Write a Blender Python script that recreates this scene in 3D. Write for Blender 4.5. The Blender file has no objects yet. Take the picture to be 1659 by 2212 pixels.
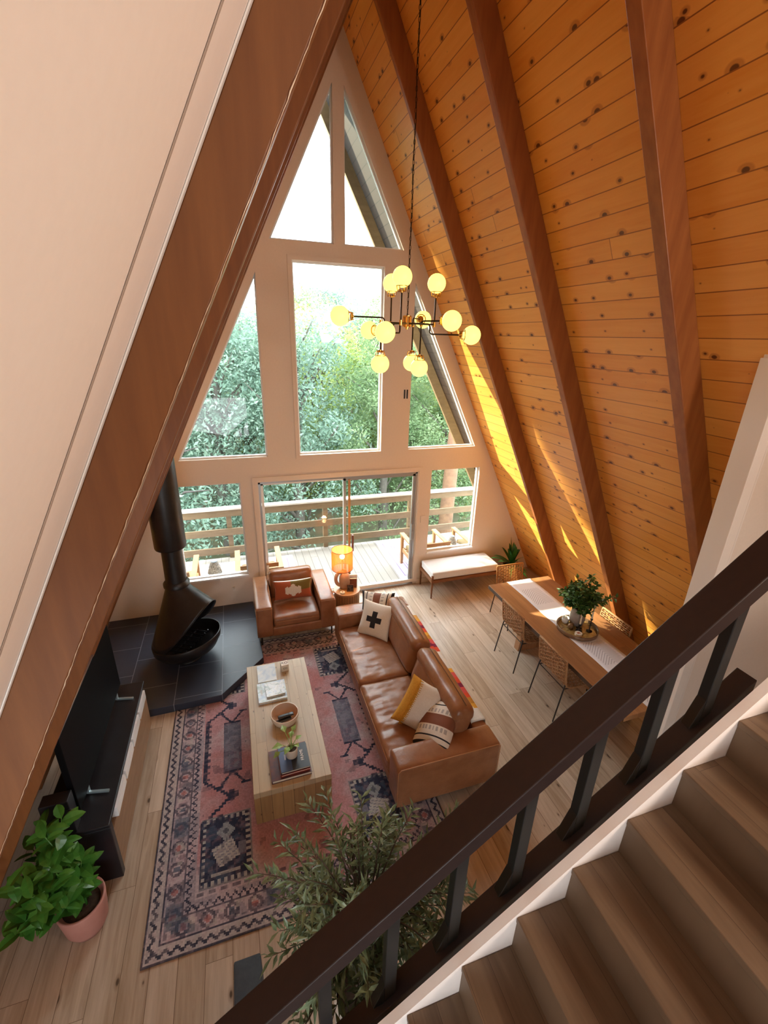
import bpy, bmesh, math, random
import numpy as np
from mathutils import Vector, Matrix, noise
S = bpy.context.scene
COL = S.collection
PI = math.pi
# ------------------------------------------------------------------ camera
F, PT, YW, RL = 969.994, math.radians(21.2907), math.radians(18.4542), math.radians(1.59315)
CP = Vector((-1.44765, -6.43243, 4.05486))
fw = Vector((math.sin(YW)*math.cos(PT), math.cos(YW)*math.cos(PT), -math.sin(PT)))
rt = fw.cross(Vector((0, 0, 1))).normalized(); up = rt.cross(fw)
r2 = rt*math.cos(RL)+up*math.sin(RL); u2 = -rt*math.sin(RL)+up*math.cos(RL)
cd = bpy.data.cameras.new('camera'); cam = bpy.data.objects.new('camera', cd); COL.objects.link(cam)
cd.sensor_fit = 'HORIZONTAL'; cd.sensor_width = 36; cd.lens = F/1659*36; cd.clip_start = .01; cd.clip_end = 500
M = Matrix((r2, u2, -fw)).transposed().to_4x4(); M.translation = CP
cam.matrix_world = M; S.camera = cam
# ------------------------------------------------------------------ world, sun, exposure
w = bpy.data.worlds.new('sky'); S.world = w; w.use_nodes = True
bg = w.node_tree.nodes['Background']; bg.inputs[0].default_value = (.88, .95, 1, 1); bg.inputs[1].default_value = 5.6
SUN_DIR = Vector((1.05, -1, -.72)).normalized()
sd = bpy.data.lights.new('sun', 'SUN'); sd.energy = 11; sd.color = (1, .88, .62); sd.angle = .009
so = bpy.data.objects.new('sun', sd); COL.objects.link(so); so.rotation_euler = SUN_DIR.to_track_quat('-Z', 'Y').to_euler()
so.location = (-20, 25, 12)
def area(name, loc, target, sx, sy, e, col):
    l = bpy.data.lights.new(name, 'AREA'); l.shape = 'RECTANGLE'; l.size = sx; l.size_y = sy; l.energy = e; l.color = col
    o = bpy.data.objects.new(name, l); COL.objects.link(o); o.location = loc
    o.rotation_euler = (Vector(target)-Vector(loc)).to_track_quat('-Z', 'Y').to_euler(); return o
# added unseen fill lights behind the camera, brightening loft side, left slope and near floor
area('loft_fill', (0.2, -8.6, 4.9), (1.2, 0, 2.0), 1.8, 1.6, 7, (1, .95, .9))
area('left_slope_fill', (1.35, -7.3, 4.25), (-1.9, -5.0, 3.4), .8, .8, 38, (1, .84, .70))
area('near_floor_fill', (-2.0, -8.8, 1.5), (-2.3, -4.5, 0), 1.8, 1.4, 42, (.92, .97, 1))
S.view_settings.view_transform = 'Standard'; S.view_settings.look = 'None'
S.view_settings.exposure = 0.95; S.view_settings.gamma = 1; S.view_settings.use_curve_mapping = False
# ------------------------------------------------------------------ helpers
def tag(o, label=None, cat=None, group=None, kind=None):
    if label: o['label'] = label
    if cat: o['category'] = cat
    if group: o['group'] = group
    if kind: o['kind'] = kind
    return o
def thing(name, label, cat, loc=(0, 0, 0), rz=0, group=None):
    o = bpy.data.objects.new(name, None); COL.objects.link(o); o.location = loc; o.rotation_euler = (0, 0, rz)
    o.empty_display_size = .1
    return tag(o, label, cat, group)
def kids(o): return [c for c in bpy.data.objects if c.parent == o]
def copy_tree(o, parent=None):
    c = o.copy(); COL.objects.link(c); c.parent = parent
    for k in kids(o): copy_tree(k, c)
    return c
class MB:
    def __init__(s, org=(0, 0, 0)): s.bm = bmesh.new(); s.o = Vector(org); s.mi = 0
    def v(s, p): return s.bm.verts.new(Vector(p)-s.o)
    def face(s, vs):
        try:
            f = s.bm.faces.new(vs); f.material_index = s.mi; return f
        except ValueError: return None
    def poly(s, pts): return s.face([s.v(p) for p in pts])
    def box(s, c, d, m=None):
        c = Vector(c); h = Vector(d)/2; vs = []
        for sx, sy, sz in ((-1,-1,-1),(1,-1,-1),(1,1,-1),(-1,1,-1),(-1,-1,1),(1,-1,1),(1,1,1),(-1,1,1)):
            q = Vector((sx*h.x, sy*h.y, sz*h.z)); vs.append(s.v(c+(m@q if m else q)))
        for f in ((0,3,2,1),(4,5,6,7),(0,1,5,4),(1,2,6,5),(2,3,7,6),(3,0,4,7)): s.face([vs[i] for i in f])
        return s
    def bb(s, a, b):
        a = Vector(a); b = Vector(b); d = b-a; return s.box((a+b)/2, (abs(d.x), abs(d.y), abs(d.z)))
    def beam(s, p0, p1, wd, ht, side=None):           # bar between two points
        p0 = Vector(p0); p1 = Vector(p1); z = (p1-p0); L = z.length; z.normalize()
        x = Vector(side) if side else (z.cross(Vector((0, 0, 1))) if abs(z.z) < .95 else Vector((1, 0, 0)))
        x = (x-z*x.dot(z)).normalized(); y = z.cross(x)
        return s.box((p0+p1)/2, (wd, ht, L), Matrix((x, y, z)).transposed())
    def ring(s, c, x, y, r, n): return [s.v(c+x*(r*math.cos(2*PI*i/n))+y*(r*math.sin(2*PI*i/n))) for i in range(n)]
    def tube(s, pts, r, n=8, cap=True, closed=False):
        pts = [Vector(p) for p in pts]; N = len(pts); rs = r if isinstance(r, (list, tuple)) else [r]*N
        prev = None; X = None
        rings = []
        for i, p in enumerate(pts):
            a = pts[(i-1) % N] if (i > 0 or closed) else p; b = pts[(i+1) % N] if (i < N-1 or closed) else p
            z = (b-a)
            if z.length < 1e-9: z = Vector((0, 0, 1))
            z.normalize()
            if X is None: X = z.orthogonal().normalized()
            X = (X-z*X.dot(z))
            if X.length < 1e-6: X = z.orthogonal()
            X.normalize(); Y = z.cross(X)
            rings.append(s.ring(p, X, Y, rs[i], n))
        m = N if closed else N-1
        for i in range(m):
            A = rings[i]; B = rings[(i+1) % N]
            for k in range(n): s.face([A[k], A[(k+1) % n], B[(k+1) % n], B[k]])
        if cap and not closed:
            s.face(rings[0][::-1]); s.face(rings[-1])
        return s
    def cyl(s, p0, p1, r0, r1=None, n=20): return s.tube([p0, p1], [r0, r0 if r1 is None else r1], n)
    def lathe(s, prof, c=(0, 0, 0), n=28, cap=True):
        c = Vector(c); rings = [s.ring(c+Vector((0, 0, z)), Vector((1, 0, 0)), Vector((0, 1, 0)), max(r, 1e-4), n) for r, z in prof]
        for A, B in zip(rings, rings[1:]):
            for k in range(n): s.face([A[k], A[(k+1) % n], B[(k+1) % n], B[k]])
        if cap: s.face(rings[0][::-1]); s.face(rings[-1])
        return s
    def sphere(s, c, r, n=20, sc=(1, 1, 1)):
        m = n//2; pr = [(r*math.sin(PI*i/m), -r*math.cos(PI*i/m)) for i in range(m+1)]
        c = Vector(c); rings = [s.ring(c+Vector((0, 0, z*sc[2])), Vector((sc[0], 0, 0)), Vector((0, sc[1], 0)), max(q, 1e-4), n) for q, z in pr]
        for A, B in zip(rings, rings[1:]):
            for k in range(n): s.face([A[k], A[(k+1) % n], B[(k+1) % n], B[k]])
        return s
    def prism(s, pts, d):                               # polygon extruded along d
        d = Vector(d); A = [s.v(p) for p in pts]; B = [s.v(Vector(p)+d) for p in pts]; n = len(A)
        s.face(A[::-1]); s.face(B)
        for i in range(n): s.face([A[i], A[(i+1) % n], B[(i+1) % n], B[i]])
        return s
    def puff(s, c, d, r=.04, puff=.0, N=10, wr=0, seed=0, m=None, axis=2, wf=(9, 5, 4)):
        """rounded cushion box: centre c, size d, corner radius r, swell of the two large faces"""
        c = Vector(c); h = [x/2 for x in d]; n = N
        def cs(hh):
            e = min(r, hh*.95); a = [-hh, -hh+e*.35, -hh+e]; k = n-4
            return a+[(-hh+e)+(2*(hh-e))*(i/k) for i in range(1, k)]+[hh-e, hh-e*.35, hh]
        G = [cs(x) for x in h]; K = len(G[0]); vs = {}
        def get(i, j, k):
            key = (i, j, k)
            if key in vs: return vs[key]
            p = Vector((G[0][i], G[1][j], G[2][k]))
            inn = Vector([max(-(h[a]-min(r, h[a]*.95)), min(h[a]-min(r, h[a]*.95), p[a])) for a in range(3)])
            o = p-inn
            if o.length > 1e-7:
                rr = Vector([min(r, h[a]*.95) for a in range(3)]); o.normalize(); p = inn+Vector((o.x*rr.x, o.y*rr.y, o.z*rr.z))
            t = [p[a]/h[a] for a in range(3)]; A = [a for a in range(3) if a != axis]
            p[axis] += puff*(1-t[A[0]]**2)*(1-t[A[1]]**2)*t[axis]
            if wr:
                q = (p+Vector((seed, seed*.7, 0)))
                wv = noise.noise(Vector((q.x*wf[0], q.y*wf[1], q.z*wf[2])))+.5*noise.noise(Vector((q.x*wf[0]*2.2, q.y*wf[1]*2.1+4, q.z*9)))
                p[axis] += wr*wv*(1 if t[axis] > 0 else .2)
            if m: p = m@p
            vs[key] = s.v(c+p); return vs[key]
        for ax in range(3):
            a, b = [x for x in range(3) if x != ax]
            for side in (0, K-1):
                for i in range(K-1):
                    for j in range(K-1):
                        q = []
                        for di, dj in ((0, 0), (1, 0), (1, 1), (0, 1)):
                            ix = [0, 0, 0]; ix[ax] = side; ix[a] = i+di; ix[b] = j+dj; q.append(get(*ix))
                        s.face(q)
        return s
    def leaf(s, p, d, nrm, L, W, bend=.2):
        p = Vector(p); d = Vector(d).normalized(); x = d.cross(Vector(nrm))
        if x.length < 1e-4: x = d.orthogonal()
        x.normalize(); nn = x.cross(d)
        a = s.v(p); m1 = s.v(p+d*L*.5-nn*L*bend*.15); t = s.v(p+d*L-nn*L*bend)
        l = s.v(p+d*L*.45+x*W/2+nn*W*.15-nn*L*bend*.1); r = s.v(p+d*L*.45-x*W/2+nn*W*.15-nn*L*bend*.1)
        s.face([a, m1, l]); s.face([l, m1, t]); s.face([a, r, m1]); s.face([r, t, m1])
    def oval(s, p, d, nrm, L, W, bend=.2):             # broad oval leaf, folded on its midrib
        p = Vector(p); d = Vector(d).normalized(); x = d.cross(Vector(nrm))
        if x.length < 1e-4: x = d.orthogonal()
        x.normalize(); nn = x.cross(d); prev = None
        for t, w_ in ((0, .08), (.18, .72), (.42, 1), (.68, .86), (.88, .45), (1, .03)):
            q = p+d*L*t-nn*L*bend*t*t; r = [s.v(q+x*W*w_/2+nn*W*w_*.12), s.v(q), s.v(q-x*W*w_/2+nn*W*w_*.12)]
            if prev: s.face([prev[0], prev[1], r[1], r[0]]); s.face([prev[1], prev[2], r[2], r[1]])
            prev = r
    def build(s, name, mat, parent=None, smooth=False, bevel=0, seg=2, loc=None, recalc=True):
        if recalc: bmesh.ops.recalc_face_normals(s.bm, faces=s.bm.faces)
        me = bpy.data.meshes.new(name); s.bm.to_mesh(me); s.bm.free()
        for mm in (mat if isinstance(mat, (list, tuple)) else [mat]): me.materials.append(mm)
        o = bpy.data.objects.new(name, me); COL.objects.link(o)
        if parent: o.parent = parent
        if loc: o.location = loc
        if smooth: me.polygons.foreach_set('use_smooth', [True]*len(me.polygons))
        if bevel:
            b = o.modifiers.new('bevel', 'BEVEL'); b.width = bevel; b.segments = seg; b.limit_method = 'ANGLE'; b.angle_limit = .7
        return o
# ------------------------------------------------------------------ materials
MATS = {}
def mat(name, col=(.5, .5, .5), rough=.6, metal=0, **k):
    m = bpy.data.materials.new(name); m.use_nodes = True; nt = m.node_tree; p = nt.nodes['Principled BSDF']
    p.inputs['Base Color'].default_value = (*col, 1); p.inputs['Roughness'].default_value = rough; p.inputs['Metallic'].default_value = metal
    for a, b in k.items(): p.inputs[a].default_value = b
    MATS[name] = m; return m
def nd(m, t, **k):
    n = m.node_tree.nodes.new(t)
    for a, b in k.items(): setattr(n, a, b)
    return n
def lk(m, a, b): m.node_tree.links.new(a, b)
def mth(m, op, a, b=None, c=None):
    n = nd(m, 'ShaderNodeMath', operation=op)
    for i, v in enumerate((a, b, c)):
        if v is None: continue
        if isinstance(v, (int, float)): n.inputs[i].default_value = v
        else: lk(m, v, n.inputs[i])
    return n.outputs[0]
def mixc(m, f, a, b, bt='MIX'):
    n = nd(m, 'ShaderNodeMix', data_type='RGBA', blend_type=bt)
    for i, v in ((0, f), (6, a), (7, b)):
        if isinstance(v, (int, float)): n.inputs[i].default_value = v
        elif isinstance(v, tuple): n.inputs[i].default_value = (*v[:3], 1)
        else: lk(m, v, n.inputs[i])
    return n.outputs[2]
def ramp(m, f, stops):
    n = nd(m, 'ShaderNodeValToRGB'); e = n.color_ramp.elements
    while len(e) < len(stops): e.new(.5)
    for q, (p, c) in zip(e, stops): q.position = p; q.color = (*c, 1)
    lk(m, f, n.inputs[0]); return n.outputs[0]
def combine(m, x, y, z):
    n = nd(m, 'ShaderNodeCombineXYZ')
    for i, v in enumerate((x, y, z)):
        if isinstance(v, (int, float)): n.inputs[i].default_value = v
        else: lk(m, v, n.inputs[i])
    return n.outputs[0]
def coords(m):
    t = nd(m, 'ShaderNodeTexCoord'); s = nd(m, 'ShaderNodeSeparateXYZ'); lk(m, t.outputs['Object'], s.inputs[0]); return t.outputs['Object'], s.outputs
def tex(m, kind, vec, scale, out=0, **k):
    n = nd(m, kind); lk(m, vec, n.inputs['Vector']); n.inputs['Scale'].default_value = scale
    for a, b in k.items():
        if a in n.inputs: n.inputs[a].default_value = b
        else: setattr(n, a, b)
    return n.outputs[out]
def bump(m, h, st=.3, dist=.01):
    b = nd(m, 'ShaderNodeBump'); b.inputs['Strength'].default_value = st; b.inputs['Distance'].default_value = dist
    lk(m, h, b.inputs['Height']); lk(m, b.outputs[0], m.node_tree.nodes['Principled BSDF'].inputs['Normal'])
def setc(m, c): lk(m, c, m.node_tree.nodes['Principled BSDF'].inputs['Base Color'])
def planks(name, across, along, width, length, ca, cb, cdark, rough=.45, knots=0, kthr=.35, krad=.21, gap=.02, gapc=None, grain=1, spread=1):
    """boards: 'across' and 'along' are object axes 0..2"""
    m = mat(name, ca, rough); v, xyz = coords(m); u = xyz[across]; l = xyz[along]
    q = mth(m, 'DIVIDE', u, width); idx = mth(m, 'FLOOR', q); fr = mth(m, 'SUBTRACT', q, idx)
    wn = nd(m, 'ShaderNodeTexWhiteNoise', noise_dimensions='1D'); lk(m, idx, wn.inputs['W'])
    q2 = mth(m, 'ADD', mth(m, 'DIVIDE', l, length), mth(m, 'MULTIPLY', wn.outputs[0], 7.3)); idx2 = mth(m, 'FLOOR', q2); fr2 = mth(m, 'SUBTRACT', q2, idx2)
    wn2 = nd(m, 'ShaderNodeTexWhiteNoise', noise_dimensions='2D'); lk(m, combine(m, idx, idx2, 0), wn2.inputs['Vector'])
    rnd = wn2.outputs[0]
    gv = combine(m, mth(m, 'MULTIPLY', u, 22), mth(m, 'ADD', mth(m, 'MULTIPLY', l, 1.6), mth(m, 'MULTIPLY', rnd, 31)), mth(m, 'MULTIPLY', rnd, 9))
    g = tex(m, 'ShaderNodeTexNoise', gv, 1.0, Detail=5, Roughness=.62, Distortion=.6)
    t = mth(m, 'ADD', mth(m, 'MULTIPLY', mth(m, 'SUBTRACT', g, .5), 1.1*grain), mth(m, 'MULTIPLY', rnd, .55*spread))
    c = mixc(m, mth(m, 'ADD', t, .2), ca, cb)
    if knots:
        kv = combine(m, mth(m, 'MULTIPLY', u, 1/width), mth(m, 'ADD', mth(m, 'MULTIPLY', l, knots), mth(m, 'MULTIPLY', rnd, 17)), idx)
        vo = nd(m, 'ShaderNodeTexVoronoi', voronoi_dimensions='2D'); lk(m, kv, vo.inputs['Vector']); vo.inputs['Scale'].default_value = 1.0
        sc = nd(m, 'ShaderNodeSeparateColor'); lk(m, vo.outputs['Color'], sc.inputs[0])
        rad = mth(m, 'MULTIPLY', mth(m, 'MAXIMUM', mth(m, 'SUBTRACT', sc.outputs[0], kthr), 0), krad)
        k = mth(m, 'MINIMUM', mth(m, 'MAXIMUM', mth(m, 'MULTIPLY', mth(m, 'SUBTRACT', rad, vo.outputs['Distance']), 28), 0), 1)
        halo = mth(m, 'MINIMUM', mth(m, 'MAXIMUM', mth(m, 'MULTIPLY', mth(m, 'SUBTRACT', mth(m, 'MULTIPLY', rad, 2.0), vo.outputs['Distance']), 8), 0), .45)
        c = mixc(m, halo, c, cdark); c = mixc(m, k, c, tuple(x*.35 for x in cdark))
    e = mth(m, 'MINIMUM', fr, mth(m, 'SUBTRACT', 1, fr)); e2 = mth(m, 'MINIMUM', fr2, mth(m, 'SUBTRACT', 1, fr2))
    s1 = mth(m, 'LESS_THAN', e, gap); s2 = mth(m, 'LESS_THAN', mth(m, 'MULTIPLY', e2, length/width), gap*.8); sm = mth(m, 'MAXIMUM', s1, s2)
    c = mixc(m, sm, c, gapc or tuple(x*.35 for x in cdark)); setc(m, c)
    bump(m, mth(m, 'SUBTRACT', mth(m, 'MULTIPLY', g, .12), sm), .35, .004)
    return m
def noisy(name, ca, cb, scale=8, rough=.6, metal=0, bs=0, bd=.004, stretch=None, **k):
    m = mat(name, ca, rough, metal, **k); v, xyz = coords(m)
    if stretch: v = combine(m, mth(m, 'MULTIPLY', xyz[0], stretch[0]), mth(m, 'MULTIPLY', xyz[1], stretch[1]), mth(m, 'MULTIPLY', xyz[2], stretch[2]))
    n = tex(m, 'ShaderNodeTexNoise', v, scale, Detail=5, Roughness=.6)
    setc(m, mixc(m, ramp(m, n, [(.3, (0, 0, 0)), (.7, (1, 1, 1))]), ca, cb))
    if bs: bump(m, n, bs, bd)
    return m
deck_m = planks('roof_pine', 0, 1, .15, 11, (.90, .46, .105), (.76, .30, .04), (.38, .11, .02), .42, knots=4.6, kthr=.45, krad=.26, gap=.022, gapc=(.30, .10, .02))
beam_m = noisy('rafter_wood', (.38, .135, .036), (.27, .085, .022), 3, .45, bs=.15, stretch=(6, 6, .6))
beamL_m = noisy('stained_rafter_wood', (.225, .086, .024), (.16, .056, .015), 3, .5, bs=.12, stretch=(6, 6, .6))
floor_m = planks('oak_plank_floor', 0, 1, .18, 1.6, (.62, .52, .42), (.36, .27, .19), (.24, .16, .10), .33, knots=2.6, kthr=.72, krad=.35, gap=.010, gapc=(.16, .11, .075), grain=1.7, spread=1.1)
tread_m = planks('stair_planks', 0, 1, .105, 2.6, (.20, .13, .078), (.10, .06, .034), (.08, .04, .02), .5, gap=.006, grain=1.5)
white_m = noisy('wall_paint', (.80, .72, .64), (.77, .69, .61), 40, .7, bs=.05)
panel_m = noisy('slope_paint', (.93, .86, .82), (.91, .84, .80), 40, .75, bs=.05)
trim_m = mat('white_trim', (.85, .80, .75), .5)
vinyl_m = mat('window_vinyl', (.85, .87, .88), .4)
alum_m = mat('aluminium', (.55, .56, .58), .35, .9)
slate_m = mat('hearth_slate', (.05, .06, .085), .42)
black_m = noisy('black_lacquer', (.006, .006, .009), (.014, .013, .018), 6, .4)
steel_m = noisy('black_steel', (.009, .008, .009), (.02, .017, .017), 10, .4, .1)
rail_m = noisy('dark_rail_wood', (.014, .006, .006), (.022, .010, .009), 5, .5, stretch=(1, 6, 6))
bal_m = mat('black_iron', (.010, .011, .012), .4)
leather_m = noisy('tan_leather', (.34, .152, .07), (.24, .096, .04), 7, .30, bs=.45, bd=.014)
seam_m = mat('leather_seam', (.50, .25, .11), .5)
brass_m = mat('brass', (.72, .42, .12), .25, 1)
bronze_m = mat('dark_bronze', (.05, .032, .02), .35, .8)
walnut_m = noisy('walnut', (.25, .10, .035), (.17, .06, .02), 6, .4, stretch=(1, 6, 6))
table_m = planks('table_wood', 0, 1, .17, 5, (.42, .21, .095), (.27, .12, .05), (.15, .07, .03), .36, gap=.004, grain=1.6)
rattan_m = noisy('rattan', (.48, .26, .12), (.30, .15, .065), 30, .6)
cane_m = noisy('orange_cane', (.55, .25, .07), (.4, .16, .04), 30, .6)
green_m = noisy('leaf_green', (.02, .12, .018), (.09, .27, .04), 5, .33)
green2_m = noisy('olive_leaf', (.035, .07, .025), (.26, .34, .19), 16, .40)
green3_m = noisy('deep_leaf', (.012, .07, .02), (.04, .16, .03), 9, .32)
young_m = noisy('pale_leaf', (.22, .42, .10), (.35, .52, .2), 9, .45)
bark_m = noisy('bark', (.14, .10, .07), (.07, .05, .035), 12, .9, bs=.5)
soil_m = noisy('soil', (.03, .02, .014), (.07, .045, .03), 60, .95, bs=.6)
terra_m = noisy('terracotta', (.52, .25, .21), (.44, .20, .17), 6, .6)
cloth_m = noisy('white_linen', (.80, .80, .80), (.72, .72, .74), 60, .85, bs=.2, bd=.002)
ceramic_m = mat('white_ceramic', (.75, .68, .58), .45)
dwood_m = planks('outdoor_boards', 0, 1, .14, 3.5, (.31, .28, .25), (.25, .22, .19), (.15, .13, .11), .7, gap=.03, gapc=(.12, .1, .08))
cedar_m = noisy('cedar', (.22, .15, .08), (.16, .11, .055), 5, .6, stretch=(1, 4, 4))
capw_m = noisy('weathered_cap', (.62, .57, .50), (.5, .46, .4), 6, .7)
acacia_m = noisy('acacia', (.50, .28, .12), (.42, .22, .09), 5, .5)
def glass_mat():
    m = bpy.data.materials.new('pane_glass'); m.use_nodes = True; nt = m.node_tree; nt.nodes.clear()
    o = nd(m, 'ShaderNodeOutputMaterial'); t = nd(m, 'ShaderNodeBsdfTransparent'); g = nd(m, 'ShaderNodeBsdfGlossy'); x = nd(m, 'ShaderNodeMixShader'); f = nd(m, 'ShaderNodeFresnel')
    g.inputs['Roughness'].default_value = 0; f.inputs[0].default_value = 1.45; t.inputs[0].default_value = (.97, .99, .98, 1)
    ge = nd(m, 'ShaderNodeNewGeometry'); fx = mth(m, 'MULTIPLY', f.outputs[0], mth(m, 'SUBTRACT', 1, ge.outputs['Backfacing'])); lk(m, fx, x.inputs[0]); lk(m, t.outputs[0], x.inputs[1]); lk(m, g.outputs[0], x.inputs[2]); lk(m, x.outputs[0], o.inputs[0]); return m
glass_m = glass_mat()
def emis(name, col, st):
    m = mat(name, col, .4); p = m.node_tree.nodes['Principled BSDF']; p.inputs['Emission Color'].default_value = (*col, 1); p.inputs['Emission Strength'].default_value = st; return m
globe_m = emis('lit_opal_globe', (1, .78, .16), 1.1)
bulb_m = emis('lit_bulb', (1, .62, .25), 60)
# slate hearth: grid of tiles with pale grout
def tiles(m, tw, th, line, base, grout, ox=0, oy=0):
    v, xyz = coords(m); r = []
    row = mth(m, 'FLOOR', mth(m, 'DIVIDE', mth(m, 'ADD', xyz[0], ox), tw))
    sh = mth(m, 'MULTIPLY', mth(m, 'MODULO', mth(m, 'ABSOLUTE', row), 2), th*.5)
    for q, d in ((mth(m, 'ADD', xyz[0], ox), tw), (mth(m, 'ADD', mth(m, 'ADD', xyz[1], oy), sh), th)):
        f = mth(m, 'FRACT', mth(m, 'DIVIDE', q, d)); e = mth(m, 'MINIMUM', f, mth(m, 'SUBTRACT', 1, f)); r.append(mth(m, 'LESS_THAN', mth(m, 'MULTIPLY', e, d), line))
    g = mth(m, 'MAXIMUM', *r); n = tex(m, 'ShaderNodeTexNoise', v, 4, Detail=6, Roughness=.6)
    c = mixc(m, n, base, tuple(x*1.9 for x in base)); setc(m, mixc(m, g, c, grout)); bump(m, mth(m, 'SUBTRACT', mth(m, 'MULTIPLY', n, .4), g), .4, .006)
tiles(slate_m, .52, .56, .004, (.020, .026, .042), (.17, .19, .24), ox=2.41+.52*4, oy=3)
# ================================================================== STRUCTURE
SL, OD, OI, ODL, OIL = .493, 3.64, 3.435, 3.64, 3.50      # slope dx/dz, deck and rafter-face offsets right / left
def st(name, mb, m, parent=None, **k):
    o = mb.build(name, m, parent, **k)
    if not parent: o['kind'] = 'structure'
    return o
st('floor', MB().bb((-4.2, -9, -.12), (4.2, .14, 0)), floor_m)
# roof slopes as slabs in their own frame: local x = down the slope
def slope(name, sgn, off, y0, y1, th, m, zt=7.6, zb=0.0, prow=None):
    apex = Vector((sgn*(off-SL*zt), 0, zt)); d = Vector((sgn*SL, 0, -1)); L = (zt-zb)*d.length; d.normalize()
    n = Vector((sgn*1, 0, SL)).normalized()
    mb = MB()
    if prow:   # overhang: y1 varies from eave to ridge
        P = [(0, y0, 0), (L, y0, 0), (L, prow[0], 0), (0, prow[1], 0)]
    else: P = [(0, y0, 0), (L, y0, 0), (L, y1, 0), (0, y1, 0)]
    mb.prism(P, (0, 0, th)); o = st(name, mb, m)
    X = d; Z = n; Y = Z.cross(X)
    if Y.y < 0: pass
    R = Matrix((X, Y, Z)).transposed().to_4x4()
    if Y.y < 0: o.data.transform(Matrix.Scale(-1, 4, (0, 1, 0))); o.data.flip_normals()
    R.translation = apex; o.matrix_world = R; return o
slope('ceiling', 1, OD, -9, .12, .08, deck_m)
slope('wall_left', -1, ODL, -9, -5.24, .08, panel_m)
slope('wall_left', -1, ODL, -5.24, .12, .08, deck_m)
ovh_m = planks('eave_boards', 0, 1, .15, 2.6, (.055, .042, .036), (.04, .03, .026), (.03, .02, .015), .6, gap=.03)
slope('trim_1', 1, OD, .12, 0, .08, ovh_m, prow=(.75, 1.45))
slope('trim_2', -1, ODL, .12, 0, .08, ovh_m, prow=(.75, 1.2))
# barge rafters under the eaves
for s, n in ((1, 'trim_3'), (-1, 'trim_4')):
    ye = 1.42 if s > 0 else 1.18
    p = [(s*(OD-.01-SL*z), y, z) for z, y in ((0.0, .72), (7.35, ye))]
    q = [(s*(OI+.03-SL*z), y, z) for z, y in ((7.1, ye-.02), (0.0, .72))]
    st(n, MB().prism([p[0], p[1], q[0], q[1]], (0, -.06, 0)), cedar_m)
st('wall_back', MB().prism([(-3.62, -9, 0), (3.62, -9, 0), (0, -9, 7.4)], (0, -.1, 0)), white_m)
# rafters: every one a timber of its own
def rafter(y0, y1, s, oi, od, lab, m, zt=7.35, tilt=0):
    mb = MB(); a = [(s*(od-SL*0), y1, 0), (s*(od-SL*zt), y1, zt), (s*(oi-SL*(zt-.35)), y1, zt-.35), (s*(oi), y1, 0)]
    mb.prism(a, (0, y0-y1, 0)); o = mb.build('roof_rafter', m, bevel=.006); tag(o, lab, 'rafter', 'rafters of the steep timber roof'); return o
Y = [(-1.285, -1.229), (-2.629, -2.55), (-3.955, -3.857), (-5.26, -5.18)]
rafter(*Y[0], 1, OI, OD, 'slim orange pine rafter on the right slope, closest to the window wall', beam_m)
rafter(*Y[1], 1, OI, OD, 'orange pine rafter on the right slope, second from the window wall', beam_m)
rafter(*Y[2], 1, OI, OD, 'broad orange pine rafter on the right slope, farthest from the window wall', beam_m)
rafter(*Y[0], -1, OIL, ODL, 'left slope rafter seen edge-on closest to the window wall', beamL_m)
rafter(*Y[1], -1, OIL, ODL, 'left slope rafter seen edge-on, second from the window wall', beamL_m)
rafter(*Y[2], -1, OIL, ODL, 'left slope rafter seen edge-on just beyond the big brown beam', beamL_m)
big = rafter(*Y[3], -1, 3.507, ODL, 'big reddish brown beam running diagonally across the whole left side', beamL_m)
# thin irregular pale bead along the lower arris of the big beam
rnd = random.Random(4); mb = MB(); pts = []
for i in range(420):
    z = .3+6.4*i/419; pts.append((-(3.507-SL*z)+rnd.uniform(-.0012, .0012)-.002, -5.261+rnd.uniform(-.001, .001), z))
mb.tube(pts, [.0005+.0012*rnd.random()**3 for _ in pts], 5); o = mb.build('arris_bead', mat('pale_bead', (.75, .62, .48), .3), big)
def slopebox(name, s, o0, o1, y0, y1, m, z0=0, z1=7.2, parent=None, kind=True):
    mb = MB(); mb.prism([(s*(o0-SL*z0), y0, z0), (s*(o0-SL*z1), y0, z1), (s*(o1-SL*z1), y0, z1), (s*(o1-SL*z0), y0, z0)], (0, y1-y0, 0)); o = mb.build(name, m, parent)
    if kind: o['kind'] = 'structure'
    return o
slopebox('light_shade_strip', -1, ODL-.001, ODL-.0035, -5.50, -5.494, mat('joint_shadow_grey', (.42, .34, .29), .8))  # grey strip standing in for the shadow line at the panel joint
slopebox('light_shade_strip', -1, ODL-.001, ODL-.005, -5.282, -5.262, vinyl_m)  # white strip standing in for light leaking along the beam
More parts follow.
